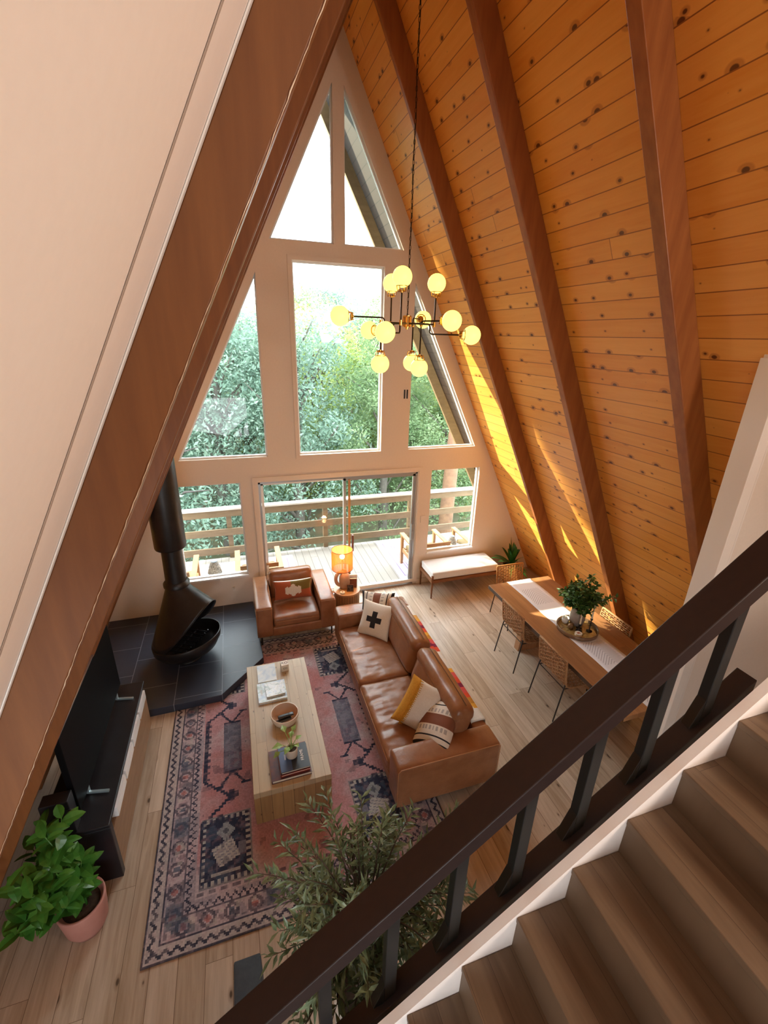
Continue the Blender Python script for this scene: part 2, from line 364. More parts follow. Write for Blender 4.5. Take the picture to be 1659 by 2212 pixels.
# ---- window wall ---------------------------------------------------
G = lambda z: 3.456-.502*z
outl = [(-3.7, 0), (3.7, 0), (0.02, 7.5), (-.02, 7.5)]
wall = MB().prism([(x, 0, z) for x, z in outl], (0, .12, 0)); wo = wall.build('wall_front', white_m); wo['kind'] = 'structure'
ZU, ZG = 2.425, 5.135
ztop = (3.456-.07)/.502
OPEN = {
 'window_1': [(-2.375, .583), (-1.474, .583), (-1.474, 2.065), (-2.375, 2.065)],
 'door_1':   [(-1.231, .0), (1.256, .0), (1.256, 2.05), (-1.231, 2.05)],
 'window_2': [(1.5, .583), (2.375, .583), (2.375, 2.065), (1.5, 2.065)],
 'window_3': [(-G(ZU), ZU), (-1.066, ZU), (-1.066, (3.456-1.066)/.502)],
 'window_4': [(-.614, ZU), (.614, ZU), (.614, 4.926), (-.614, 4.926)],
 'window_5': [(1.066, ZU), (G(ZU), ZU), (1.066, (3.456-1.066)/.502)],
 'window_6': [(-G(ZG), ZG), (-.069, ZG), (-.069, ztop)],
 'window_7': [(.069, ZG), (G(ZG), ZG), (.069, ztop)],
}
cut = MB()
for k, P in OPEN.items():
    if k == 'door_1': P = [(P[0][0], -.05), (P[1][0], -.05), P[2], P[3]]
    cut.prism([(x, -.1, z) for x, z in P], (0, .4, 0))
co = cut.build('cutter', white_m)
b = wo.modifiers.new('holes', 'BOOLEAN'); b.operation = 'DIFFERENCE'; b.object = co; b.solver = 'EXACT'
dg = bpy.context.evaluated_depsgraph_get(); me = bpy.data.meshes.new_from_object(wo.evaluated_get(dg)); wo.modifiers.clear(); wo.data = me
bpy.data.objects.remove(co)
def inset(P, d):
    n = len(P); out = []
    A = sum(P[i][0]*P[(i+1) % n][1]-P[(i+1) % n][0]*P[i][1] for i in range(n)); sg = 1 if A > 0 else -1
    for i in range(n):
        p0 = Vector(P[i-1]); p1 = Vector(P[i]); p2 = Vector(P[(i+1) % n])
        a = (p1-p0).normalized(); b_ = (p2-p1).normalized(); na = Vector((-a.y, a.x))*sg; nb = Vector((-b_.y, b_.x))*sg
        k = na+nb; out.append(tuple(p1+k*(d/max(.15, 1+na.dot(nb)))))
    return out
def framering(P, d, y0, y1, mb=None):
    mb = mb or MB(); I = inset(P, d); n = len(P)
    for i in range(n):
        a, b_, c, e = P[i], P[(i+1) % n], I[(i+1) % n], I[i]
        mb.prism([(a[0], y0, a[1]), (b_[0], y0, b_[1]), (c[0], y0, c[1]), (e[0], y0, e[1])], (0, y1-y0, 0))
    return mb, I
for k, P in OPEN.items():
    if k == 'door_1': continue
    o = MB(); o, I = framering(P, .022, .055, .10, o); fo = st(k, o, vinyl_m)
    p = MB().prism([(x, .075, z) for x, z in inset(P, .012)], (0, .004, 0)).build('pane', glass_m, fo)
# casings
cs = MB()
def casing(P, w_, y=-.016):
    n = len(P); O = inset(P, -w_)
    for i in range(n):
        a, b_, c, e = O[i], O[(i+1) % n], P[(i+1) % n], P[i]
        cs.prism([(a[0], y, a[1]), (b_[0], y, b_[1]), (c[0], y, c[1]), (e[0], y, e[1])], (0, -y-.001, 0))
casing(OPEN['window_4'], .055); casing([(-1.25, .1), (1.275, .1), (1.275, 2.07), (-1.25, 2.07)], .06)
st('trim_6', cs, white_m)
st('trim_7', MB().bb((-2.385, -.02, .56), (-1.464, .054, .588)), vinyl_m)
st('trim_8', MB().bb((1.49, -.02, .56), (2.385, .054, .588)), vinyl_m)
# sliding door
dr = thing('door_1', None, None, (0, .06, 0)); dr['kind'] = 'structure'
fr = MB(); Y0, Y1 = -.05, .05
fr.bb((-1.231, Y0, 0), (-1.20, Y1, 2.05)).bb((1.225, Y0, 0), (1.256, Y1, 2.05)).bb((-1.231, Y0, 2.02), (1.256, Y1, 2.05)).bb((-1.231, Y0-.03, 0), (1.256, Y1, .025))
fr.build('door_frame', alum_m, dr)
def sash(x0, x1, y, m):
    a = MB(); t = .035
    a.bb((x0, y-.015, .03), (x0+t, y+.015, 2.02)).bb((x1-t, y-.015, .03), (x1, y+.015, 2.02)).bb((x0, y-.015, .03), (x1, y+.015, .09)).bb((x0, y-.015, 1.98), (x1, y+.015, 2.02))
    o = a.build('sliding_panel', m, dr)
    MB().bb((x0+t, y-.002, .09), (x1-t, y+.002, 1.98)).build('pane', glass_m, o); return o
sash(-1.195, .075, .025, vinyl_m); s2 = sash(.04, 1.222, -.02, alum_m)
MB().bb((.11, -.04, 0.05), (.145, -.03, 2.0)).build('door_stile', acacia_m, dr)
MB().bb((.165, -.075, .78), (.19, -.03, 1.06)).build('door_handle', mat('brown_handle', (.16, .05, .03), .4), dr)
MB().bb((1.19, -.07, .85), (1.215, -.035, 1.15)).build('door_latch', alum_m, dr)
# hearth slab
HP = [(-2.66, -1.97), (-1.897, -1.955), (-1.384, -1.411), (-1.45, -.005), (-3.55, -.005), (-3.55, -1.97)]
st('floor_hearth', MB().prism([(x, y, 0) for x, y in HP], (0, 0, .1)), slate_m, bevel=.004).name = 'trim_9'
# white partition wall beyond the stair
pw = 1.66; zt_ = (OD-pw)/SL
P = [(pw, 0), (OD, 0), (pw, zt_)]
st('wall_right', MB().prism([(x, -4.5, z) for x, z in P], (0, .12, 0)), white_m)
st('trim_10', MB().bb((pw-.012, -4.52, 0), (pw+.075, -4.37, zt_-.02)), trim_m, bevel=.004)
st('trim_11', MB().bb((pw+.085, -4.513, 0), (pw+.10, -4.5, zt_-.05)), trim_m)
# loft floor (camera side) and landing at the stair head
XE = .56
st('floor', MB().bb((XE, -9, 2.62), (2.3, -5.587, 2.874)), tread_m)
st('floor', MB().bb((-2.1, -9, 2.62), (XE, -6.62, 2.874)), tread_m)
# baseboard pieces under the window wall
st('baseboard_front', MB().bb((1.33, -.014, 0), (3.5, -.001, .09)), white_m)
# ================================================================== OUTDOORS
st('floor_deck', MB().bb((-5.2, .13, -.13), (5.2, 1.98, -.05)), dwood_m).name = 'floor_terrace'
gm = noisy('forest_floor', (.22, .19, .13), (.12, .13, .07), 1.2, .95, bs=.5)
gb = MB(); N = 36
def gz(x, y): return -3.0+.11*max(0, y-14)+.5*noise.noise(Vector((x*.12, y*.12, 3)))
vs = [[gb.v((-70+140*i/N, -12+110*j/N, gz(-70+140*i/N, -12+110*j/N))) for j in range(N+1)] for i in range(N+1)]
for i in range(N):
    for j in range(N): gb.face([vs[i][j], vs[i+1][j], vs[i+1][j+1], vs[i][j+1]])
g = gb.build('ground', gm, smooth=True); g['kind'] = 'structure'
# deck railing
rr = thing('deck_railing', 'pale weathered wooden deck railing with three boards and flat cap', 'railing', (0, 1.95, -.05))
MB().box((0, 0, 1.035), (10.2, .15, .035)).build('cap_rail', capw_m, rr, bevel=.004)
for z, nm in ((.945, 0), (.56, 0), (.18, 0)): MB().box((0, -.02, z), (10.2, .035, .135)).build('rail_board', cedar_m, rr)
for x in (-3.6, -1.75, .1, 1.95, 3.8): MB().box((x, .045, .5), (.09, .09, 1.03)).build('post', cedar_m, rr)
# ---- trees
leafA = mat('foliage_teal', (.2, .34, .22), .5); leafB = mat('foliage_green', (.2, .34, .12), .5); leafC = mat('foliage_lime', (.35, .45, .14), .5)
def foliage(m, a, b, c):
    v, xyz = coords(m); n = tex(m, 'ShaderNodeTexNoise', v, 1.1, Detail=6, Roughness=.75)
    oi = nd(m, 'ShaderNodeObjectInfo'); cc = ramp(m, n, [(.3, a), (.52, b), (.72, c)]); setc(m, cc)
    p = m.node_tree.nodes['Principled BSDF']; o = m.node_tree.nodes['Material Output']
    t = nd(m, 'ShaderNodeBsdfTranslucent'); lk(m, cc, t.inputs[0]); x = nd(m, 'ShaderNodeMixShader'); x.inputs[0].default_value = .45
    lk(m, p.outputs[0], x.inputs[1]); lk(m, t.outputs[0], x.inputs[2]); lk(m, x.outputs[0], o.inputs[0])
foliage(leafA, (.09, .17, .13), (.21, .32, .25), (.42, .55, .43))
foliage(leafB, (.07, .14, .06), (.19, .29, .14), (.38, .48, .27))
foliage(leafC, (.13, .20, .05), (.32, .42, .12), (.6, .64, .28))
def tree_mesh(seed, H, R, nleaf, ls):
    r = random.Random(seed); cl = []
    for i in range(60):
        a = r.uniform(0, 2*PI); t = r.uniform(.12, 1); rad = R*(1-.55*t**2)*math.sqrt(r.uniform(.15, 1)); cl.append((Vector((rad*math.cos(a), rad*math.sin(a), H*t)), r.uniform(.45, .95)*R*.42))
    fm = MB()
    for i in range(nleaf):
        c, q = cl[r.randrange(60)]; d = Vector((r.gauss(0, 1), r.gauss(0, 1), r.gauss(0, .8))).normalized(); p = c+d*q*r.uniform(.55, 1.05)
        a = Vector((r.gauss(0, 1), r.gauss(0, 1), r.gauss(0, .7))).normalized(); b_ = a.orthogonal().normalized(); b_ = (b_*math.cos(i)+a.cross(b_)*math.sin(i)); s = ls*r.uniform(.6, 1.5)
        fm.face([fm.v(p-a*s), fm.v(p+b_*s*.4), fm.v(p+a*s), fm.v(p-b_*s*.4)])
    tm = MB(); tm.tube([(0, 0, -1), (.1, .05, H*.3), (-.1, .1, H*.65), (0, 0, H*.95)], [R*.085, R*.07, R*.045, .02], 9)
    for c, q in cl[::2]:
        z0 = max(.15, c.z-.6*R); b0 = Vector((0, 0, z0)); mid = (b0+c)/2+Vector((r.uniform(-.3, .3), r.uniform(-.3, .3), .2)); tm.tube([b0, mid, c, c+(c-mid)*.4], [R*.028, R*.016, R*.008, .004], 5)
    return fm, tm
protos = []
greybark = noisy('grey_bark', (.16, .14, .12), (.09, .08, .07), 6, .9, bs=.5)
for i, (sd_, H, R, lm) in enumerate(((1, 8, 3.0, leafA), (2, 9.5, 2.6, leafB), (3, 7, 3.1, leafC), (5, 9, 2.9, leafA))):
    f, t = tree_mesh(sd_, H, R, 24000, .066)
    root = thing('tree', None, 'tree'); f.build('foliage', lm, root, recalc=False); t.build('trunk', greybark, root, smooth=True); protos.append([root, False])
def tree(k, x, y, z, s, rz, lab, grp=None):
    pr = protos[k]
    if not pr[1]: o = pr[0]; pr[1] = True
    else: o = copy_tree(pr[0])
    o.location = (x, y, z); o.scale = (s if not isinstance(s, tuple) else s[0], s if not isinstance(s, tuple) else s[0], s if not isinstance(s, tuple) else s[1]); o.rotation_euler = (0, 0, rz); tag(o, lab, 'tree', grp)
rt_ = random.Random(11)
TL = ['grey-green forest tree among the dense woods beyond the deck', 'mid green forest tree among the dense woods beyond the deck', 'yellow-green forest tree among the dense woods beyond the deck', 'grey-green forest tree among the dense woods beyond the deck']
TG = ['grey-green forest trees', 'mid green forest trees', 'yellow-green forest trees', 'grey-green forest trees']
row = [(0, -4.9, 7.6, 1.06), (3, -2.0, 8.6, .86), (0, .4, 8.2, .80), (1, 3.3, 7.8, .80), (1, 6.2, 9.0, .95), (2, -6.8, 10.5, .9),
       (2, 1.9, 12.5, .98), (0, -1.0, 13.0, .92), (3, -4.2, 13.5, 1.06), (1, 4.9, 13.2, 1.1), (2, 8.3, 12.5, 1.15), (3, -8.2, 14.5, 1.2),
       (1, -2.4, 18.5, 1.08), (2, 1.2, 19, 1.0), (0, 4.4, 19.5, 1.15), (1, 8, 19, 1.3), (3, 12, 17, 1.35), (0, -6.2, 19.5, 1.2), (2, -10.5, 20, 1.3),
       (1, 2.8, 25, 1.25), (3, -3.6, 26, 1.25), (0, 8, 27, 1.5), (2, -9, 27, 1.4), (1, 14, 25, 1.6), (3, 5.5, 33, 1.6), (0, -1.5, 34, 1.5), (1, 12.5, 34, 1.9), (2, -8, 35, 1.7), (3, 19, 30, 1.9), (0, -15, 30, 1.8)]
HT = [8, 9.5, 7, 9]
for i, (k, x, y, s) in enumerate(row):
    zb_ = gz(x, y)-.3; el = math.radians(rt_.uniform(3.0, 6.0) if x > -4 else rt_.uniform(7, 10)); top = 4.05+(y+6.4)*math.tan(el); tree(k, x, y, zb_, (s, (top-zb_)/(HT[k]*1.08)), rt_.uniform(0, 6), TL[k], TG[k])
def sun_blocker_tree(x, y, zc, R, seed, lab):  # unseen tree added to narrow the sun patches indoors
    r = random.Random(seed); f = MB(); t = MB(); z0 = -3.4; hc = zc-z0
    for i in range(9000):
        d = Vector((r.gauss(0, 1), r.gauss(0, 1), r.gauss(0, 1))).normalized(); p = Vector((0, 0, hc))+d*R*r.uniform(.2, 1)**.5*(.86+.28*noise.noise(d*2.3+Vector((seed, 0, 0)))); a = Vector((r.gauss(0, 1), r.gauss(0, 1), r.gauss(0, .7))).normalized(); b_ = a.orthogonal().normalized(); s = .16*r.uniform(.6, 1.5)*R/2.5
        f.face([f.v(p-a*s), f.v(p+b_*s*.5), f.v(p+a*s), f.v(p-b_*s*.5)])
    t.tube([(0, 0, 0), (.1, 0, hc*.5), (0, 0, hc)], [.3, .22, .08], 9)
    o = thing('tree', lab, 'tree', (x, y, z0)); f.build('foliage', leafB, o, recalc=False); t.build('trunk', greybark, o, smooth=True)
sun_blocker_tree(-19.1, 16, 17.12, 2.45, 3, 'unseen tall round crowned tree added far left to block sun')
sun_blocker_tree(-14.9, 14, 10.8, 1.55, 4, 'unseen shorter round crowned tree added far left to block sun')
# leaning bare trunks seen under the rail on the left
for (x, y, x2, y2, h, r, lab) in ((-3.55, 5.4, -3.2, 5.6, 5.0, .2, 'dark leaning tree trunk seen through the lower left window'),
                                 (4.6, 5.6, 4.9, 5.4, 9.5, .24, 'reddish brown tree trunk seen through the lower right window')):
    m = MB(); m.tube([(0, 0, -.4), ((x2-x)*.4, 0, h*.4), (x2-x, y2-y, h)], [r, r*.85, r*.6], 10)
    for q in range(6):
        a = rt_.uniform(0, 6.3); z = h*(.45+.09*q); m.tube([((x2-x)*z/h, 0, z), ((x2-x)*z/h+.5*math.cos(a), .5*math.sin(a), z+.25), ((x2-x)*z/h+1.1*math.cos(a), 1.1*math.sin(a), z+.3)], [r*.25, r*.15, .01], 5)
    o = m.build('bare_tree', noisy('bark_'+lab[:4], (.30, .17, .10) if x > 0 else (.10, .085, .08), (.2, .11, .07) if x > 0 else (.06, .05, .05), 7, .9, bs=.5), smooth=True, loc=(x, y, gz(x, y))); tag(o, lab, 'tree')
# ---- deck furniture
def rug_plain(name, x0, x1, y0, y1, lab):
    m = mat(name+'_weave'+str(x0), (.5, .46, .6), .95); v, xyz = coords(m)
    n = tex(m, 'ShaderNodeTexNoise', v, 9, Detail=6, Roughness=.8); c = mixc(m, ramp(m, n, [(.35, (0, 0, 0)), (.6, (1, 1, 1))]), (.40, .36, .58), (.62, .52, .60))
    hx, hy = (x1-x0)/2, (y1-y0)/2
    ex = mth(m, 'SUBTRACT', hx, mth(m, 'ABSOLUTE', xyz[0])); ey = mth(m, 'SUBTRACT', hy, mth(m, 'ABSOLUTE', xyz[1])); e = mth(m, 'MINIMUM', ex, ey)
    for d in (.12, .26, .31): c = mixc(m, mth(m, 'LESS_THAN', mth(m, 'ABSOLUTE', mth(m, 'SUBTRACT', e, d)), .008), c, (.22, .16, .34))
    setc(m, c)
    o = MB().box((0, 0, 0), (x1-x0, y1-y0, .01)).build('outdoor_rug', m, loc=((x0+x1)/2, (y0+y1)/2, -.045)); tag(o, lab, 'rug')
rug_plain('outdoor_rug', -2.9, -.62, .35, 1.75, 'faded lilac outdoor rug on the deck behind the left window')
rug_plain('outdoor_rug', 1.15, 3.4, .25, 1.88, 'faded lilac outdoor rug on the deck at the right end of the sliding door')
def deck_chair(x, lab):
    r = thing('deck_chair', lab, 'chair', (x, .50, -.05), 0, None); w_ = .33
    for s in (-1, 1):
        MB().box((s*w_, 0, .625), (.085, .80, .03)).build('armrest', acacia_m, r, bevel=.004)
        for y in (-.36, .36): MB().box((s*w_, y, .305), (.05, .06, .61)).build('leg', acacia_m, r)
        MB().box((s*(w_-.01), 0, .30), (.03, .72, .08)).build('side_rail', acacia_m, r)
    m = MB()
    for i in range(6): m.box((0, -.26+.115*i, .33), (.58, .085, .02))
    m.build('seat', acacia_m, r)
    m = MB(); R = Matrix.Rotation(math.radians(15), 3, 'X')
    for i in range(4): m.box((0, -.33-.03*i, .40+.105*i), (.58, .02, .08), R)
    m.build('backrest', acacia_m, r)
    MB().puff((0, .02, .375), (.56, .60, .07), .03, .01, 8).build('seat_cushion', mat('olive_canvas_'+str(x), (.26, .19, .09), .9), r, smooth=True)
deck_chair(-2.61, 'wooden deck chair left of the lantern, behind the black flue')
deck_chair(-1.30, 'wooden deck chair right of the lantern, beyond the leather armchair')
deck_chair(1.70, 'wooden deck chair at the right end of the sliding door')
deck_chair(2.78, 'wooden deck chair in the right corner of the deck beside the small lantern')
blue_m = mat('blue_grey_top', (.30, .42, .58), .35)
def dtable(x, y, lab):
    r = thing('deck_side_table', lab, 'table', (x, y, -.05)); MB().cyl((0, 0, .37), (0, 0, .40), .22, n=36).build('table_top', blue_m, r)
    MB().lathe([(.16, 0), (.15, .03), (.05, .1), (.05, .3), (.2, .37)]).build('base', steel_m, r, smooth=True)
dtable(-1.98, .52, 'round blue-grey table between the left deck chairs'); dtable(2.24, .55, 'round blue-grey table between the right deck chairs')
def lantern(x, y, s, lab):
    r = thing('lantern', lab, 'lantern', (x, y, .35))
    wv = noisy('lantern_weave'+str(x), (.04, .035, .03), (.5, .45, .4), 60, .8)
    MB().lathe([(.05*s, 0), (.095*s, .02*s), (.105*s, .08*s), (.09*s, .18*s), (.055*s, .27*s), (.05*s, .28*s)]).build('shade', wv, r, smooth=True)
    MB().tube([(.105*s*math.cos(a), -.03, .10*s+.16*s*math.sin(a)-.02) for a in [PI*i/14-PI*.0 for i in range(15)]], .006*s, 6).build('handle', ceramic_m, r, smooth=True)
    MB().cyl((0, 0, .28*s), (0, 0, .295*s), .05*s).build('cap', blue_m, r)
lantern(-1.99, .50, 1.0, 'woven black and cream lantern on the left deck table'); lantern(2.25, .52, .8, 'small grey lantern on the right deck table')
# ================================================================== HEARTH AND STOVE
hs = bpy.data.objects.get('trim_9')
if hs: hs.name = 'hearth_slab'; del hs['kind']; tag(hs, 'dark slate tiled hearth slab in the corner under the black fireplace', 'hearth')
fp = thing('cone_fireplace', 'black freestanding conical steel fireplace with tall flue on the slate hearth', 'fireplace', (-2.32, -1.10, .1))
FO = Vector((-2.32, -1.10, .1))
ang = math.atan2(-.50, .86)           # the mouth looks out into the room
def fshell(zfun_r, z0, z1, cut=None, n=56, mz=26):
    """surface of revolution, cells dropped where cut(theta, z) is true"""
    m = MB(); g = []
    for j in range(mz+1):
        z = z0+(z1-z0)*j/mz; r = zfun_r(z); g.append([m.v((r*math.cos(ang+2*PI*i/n), r*math.sin(ang+2*PI*i/n), z)) for i in range(n)])
    for j in range(mz):
        for i in range(n):
            th = 2*PI*(i+.5)/n; th = th if th < PI else th-2*PI; z = z0+(z1-z0)*(j+.5)/mz
            if cut and cut(th, z): continue
            m.face([g[j][i], g[j][(i+1) % n], g[j+1][(i+1) % n], g[j+1][i]])
    return m
RB = .40
def rimz(th): return .31+.08*math.cos(th)                       # the bowl rim is a little higher in front
def ringpts(n, fr, fz): return [(fr(t)*math.cos(ang+t), fr(t)*math.sin(ang+t), fz(t)) for t in [2*PI*i/n-PI for i in range(n)]]
def loft(rings, closed=True):
    m = MB(); g = [[m.v(p) for p in r] for r in rings]; n = len(g[0])
    for A, B in zip(g, g[1:]):
        for i in range(n): m.face([A[i], A[(i+1) % n], B[(i+1) % n], B[i]])
    return m
NF = 72; fr_ = lambda k: (lambda t: k)
fro = lambda t: RB+.045*max(0, math.cos(t))
loft([ringpts(NF, lambda t, k=k: fro(t)*k, lambda t, z=z, q=q: z+(rimz(t)-.29)*q) for k, z, q in ((.25, .06, 0), (.58, .075, .2), (.86, .13, .6), (.98, .20, 1), (1.0, .285, 1), (.985, .292, 1), (.96, .285, 1), (.93, .21, .8), (.75, .175, .3), (.02, .165, 0))]).build('fire_bowl', steel_m, fp, smooth=True)
def wfront(t):
    q = max(0, min(1, (1.95-abs(t))/1.95)); return q*q*(3-2*q)
ze = lambda t: .27+.60*wfront(t)
re = lambda t: RB-.012+.035*wfront(t)
bo = loft([ringpts(NF, lambda t, k=k: .118*(1-k)+re(t)*k, lambda t, k=k: 1.08*(1-k)+ze(t)*k) for k in [i/14 for i in range(15)]]).build('hood', steel_m, fp, smooth=True); so_ = bo.modifiers.new('s', 'SOLIDIFY'); so_.thickness = .006
m = MB(); m.tube(ringpts(NF, re, ze), .005, 6, closed=True); m.build('hood_rim', steel_m, fp, smooth=True)
# inner back wall of the firebox
m = loft([ringpts(NF, lambda t, k=k: (RB-.045)*(1-k*.72), lambda t, k=k: .27+.75*k) for k in (0, .5, 1)])
bmesh.ops.delete(m.bm, geom=[f for f in m.bm.faces if abs((math.atan2(f.calc_center_median().y, f.calc_center_median().x)-ang+PI) % (2*PI)-PI) < 1.75], context='FACES'); m.build('firebox_back', black_m, fp, smooth=True)
MB().lathe([(.19, 0), (.18, .015), (.10, .04), (.09, .09)]).build('pedestal', steel_m, fp, smooth=True)
MB().lathe([(.125, 1.05), (.12, 1.08), (.112, 1.62), (.112, 1.7)], cap=False).build('flue_pipe', steel_m, fp, smooth=True)
MB().lathe([(.172, 1.575), (.176, 1.59), (.176, 4.3)], cap=False).build('flue_sleeve', steel_m, fp, smooth=True).modifiers.new('s', 'SOLIDIFY').thickness = .01
m = MB(); m.lathe([(.115, 1.70), (.11, 4.25)], cap=False); m.build('flue_pipe', steel_m, fp, smooth=True)
MB().lathe([(.15, 1.06), (.15, 1.10), (.125, 1.13)], cap=False).build('collar', steel_m, fp, smooth=True)
m = MB(); cx, sx = math.cos(ang), math.sin(ang)
for k in range(-3, 4):
    a = Vector((-sx, cx, 0))*k*.075; m.tube([a+Vector((cx, sx, 0))*(-.16)+Vector((0, 0, .235)), a+Vector((cx, sx, 0))*.17+Vector((0, 0, .235)), a+Vector((cx, sx, 0))*.18+Vector((0, 0, .275))], .009, 6)
m.tube([Vector((-sx, cx, 0))*-.26+Vector((0, 0, .225)), Vector((-sx, cx, 0))*.26+Vector((0, 0, .225))], .01, 6)
m.build('grate', black_m, fp)
MB().bb((-1.73, -.012, .34), (-1.69, -.001, .40)).build('wall_outlet', trim_m)
tag(bpy.data.objects['wall_outlet'], 'small white wall outlet under the left window', 'outlet')
pk = MB().bb((-1.725, -.035, .375), (-1.695, -.012, .41)).build('plug', ceramic_m); tag(pk, 'white plug-in adapter in the outlet under the left window', 'plug')
sw = MB().bb((1.345, -.012, 1.16), (1.43, -.001, 1.28)).build('light_switch', white_m); tag(sw, 'light switch plate between sliding door and right window', 'switch')
sn = thing('wall_sensor', 'narrow dark double slot plate high on the right post between the tall windows', 'sensor', (.989, -.006, 3.27))
for dx in (-.022, .022): MB().box((dx, 0, 0), (.018, .01, .13)).build('slot', black_m, sn)
# ================================================================== TV CONSOLE
cn = thing('tv_console', 'black topped wooden media console along the left wall under the television', 'cabinet', (-2.84, -2.85, 0))
O = Vector((-2.84, -2.85, 0))
wpan = noisy('console_wood', (.33, .20, .11), (.24, .13, .07), 5, .5, stretch=(1, 1, 5))
MB(O).bb((-3.06, -3.60, .045), (-2.625, -2.12, .47)).build('cabinet_body', wpan, cn)
MB(O).bb((-3.10, -3.66, .57), (-2.62, -2.08, .60)).bb((-3.10, -3.66, .0), (-2.62, -3.60, .57)).build('cabinet_top', black_m, cn, bevel=.006)
for i in range(4): MB(O).bb((-2.66, -3.50+.335*i, .475), (-2.605, -3.50+.335*i+.305, .566)).build('drawer_front', mat('gloss_white%d' % i, (.85, .87, .9), .15), cn)
MB(O).bb((-3.04, -3.60, .50), (-2.67, -2.10, .57)).bb((-3.04, -3.58, 0), (-2.70, -2.16, .045)).build('cabinet_core', black_m, cn)
tv = thing('television', 'large flat black television standing on the console by the left wall', 'television', (-2.83, -2.83, .60)); O = Vector((-2.83, -2.83, .60))
MB(O).bb((-2.865, -3.54, .665), (-2.82, -2.14, 1.40)).build('screen', mat('tv_screen', (.002, .002, .003), .5, **{'Specular IOR Level': .15}), tv, bevel=.004)
MB(O).bb((-2.87, -3.54, 1.40), (-2.815, -2.14, 1.408)).build('bezel', alum_m, tv)
chrome = mat('pale_foot', (.45, .6, .66), .3, .6)
for y in (-2.30, -3.33): MB(O).beam((-2.83, y, .61), (-2.68, y-.03, .61), .02, .016).beam((-2.83, y, .61), (-2.83, y, .67), .02, .03).build('foot', chrome, tv)
sp = thing('speaker', 'black box speaker at the near end of the console behind the plant', 'speaker', (-2.95, -3.62, .6))
sp.location = (-2.92, -3.6, .601); MB().box((0, .0, .16), (.18, .1, .32)).build('speaker_cabinet', black_m, sp, bevel=.005); MB().cyl((.08, -.051, .2), (.08, -.056, .2), .05).cyl((0, -.051, .1), (0, -.054, .1), .06).build('speaker_cone', steel_m, sp)
# ================================================================== FLOOR PLANT LEFT
def leafy(mb, c, R, n, L, W, rnd, sq=1, zmin=0, droop=.25):
    c = Vector(c)
    for i in range(n):
        d = Vector((rnd.gauss(0, 1), rnd.gauss(0, 1), rnd.gauss(.25, .8))).normalized(); rr = R*rnd.uniform(.35, 1)
        p = c+Vector((d.x*rr, d.y*rr, d.z*rr*sq))
        if p.z < zmin: continue
        dd = (d+Vector((rnd.gauss(0, .5), rnd.gauss(0, .5), rnd.gauss(0, .4)))).normalized(); nr = Vector((rnd.gauss(0, .4), rnd.gauss(0, .4), 1)); s = rnd.uniform(.7, 1.25)
        mb.leaf(p, dd, nr, L*s, W*s, droop)
r_ = random.Random(5)
pl = thing('potted_houseplant', 'lush glossy green plant in a pink terracotta pot on the floor at lower left', 'plant', (-2.80, -3.93, 0))
MB().lathe([(.11, 0), (.135, .06), (.15, .22), (.155, .27), (.155, .285), (.14, .285), (.138, .24), (.02, .24)], n=40).build('pot', terra_m, pl, smooth=True)
MB().lathe([(.137, .235), (.08, .25), (.02, .245)], n=30).build('soil', soil_m, pl, smooth=True)
sm = MB(); lf = MB()
for i in range(26):
    a = r_.uniform(0, 2*PI); t = Vector((-.11+.19*r_.uniform(-1, 1), -.02+.26*r_.uniform(-1, 1), r_.uniform(.45, .98))); b0 = Vector((.06*math.cos(a)-.02, .06*math.sin(a), .24))
    mid = (b0+t)/2+Vector((0, 0, .12)); P = [b0, (b0+mid)/2+Vector((0, 0, .04)), mid, t]; sm.tube(P, [.008, .007, .006, .003], 6)
    for k in range(15):
        f = .3+.7*k/14; q = P[1].lerp(t, f) if f < 1 else t; q = (b0*(1-f)**2+mid*2*f*(1-f)+t*f*f)
        az = 2.4*k+r_.uniform(-.4, .4); d = Vector((math.cos(az), math.sin(az), r_.uniform(.1, .7))); s = r_.uniform(.75, 1.2); lf.oval(q, d, (r_.gauss(0, .3), r_.gauss(0, .3), 1), .125*s, .066*s, .25)
sm.build('stem', green_m, pl, smooth=True); lf.build('leaves', green_m, pl, recalc=False)
# ================================================================== CORNER PLANT + BENCH
cp = thing('potted_corner_plant', 'broad strap-leaved plant in a woven pot in the far right corner', 'plant', (3.0, -.38, 0))
MB().lathe([(.13, 0), (.17, .1), (.18, .3), (.165, .34), (.15, .34), (.15, .3), (.01, .3)], n=32).build('pot', rattan_m, cp, smooth=True)
MB().cyl((0, 0, .29), (0, 0, .305), .148).build('soil', soil_m, cp)
lf = MB()
for i in range(26):
    az = i*2.4+r_.uniform(-.3, .3); up_ = r_.uniform(.15, 1.6) if i > 7 else r_.uniform(1.6, 3); L = r_.uniform(.38, .55); W = r_.uniform(.06, .085); d = Vector((math.cos(az)*(.8 if i > 7 else .4), math.sin(az)*(.8 if i > 7 else .4), up_)).normalized()
    if d.x > .3: d.x *= .5
    side = d.cross(Vector((0, 0, 1))).normalized(); prev = None
    for k in range(7):
        t = k/6; p = Vector((0, 0, .32))+d*L*t+Vector((0, 0, -1))*(.22*L*t*t*(2-up_*.5) if up_ < 2 else 0); wd = W*math.sin(PI*min(1, t*.93+.07))**.7+.004
        a = lf.v(p+side*wd/2+Vector((0, 0, wd*.12))); c_ = lf.v(p); b_ = lf.v(p-side*wd/2+Vector((0, 0, wd*.12)))
        if prev: lf.face([prev[0], prev[1], c_, a]); lf.face([prev[1], prev[2], b_, c_])
        prev = (a, c_, b_)
lf.build('leaves', green3_m, cp, recalc=False, smooth=True)
bn = thing('bench', 'wooden bench with a long white cushion under the right window', 'bench', (2.005, -.30, 0))
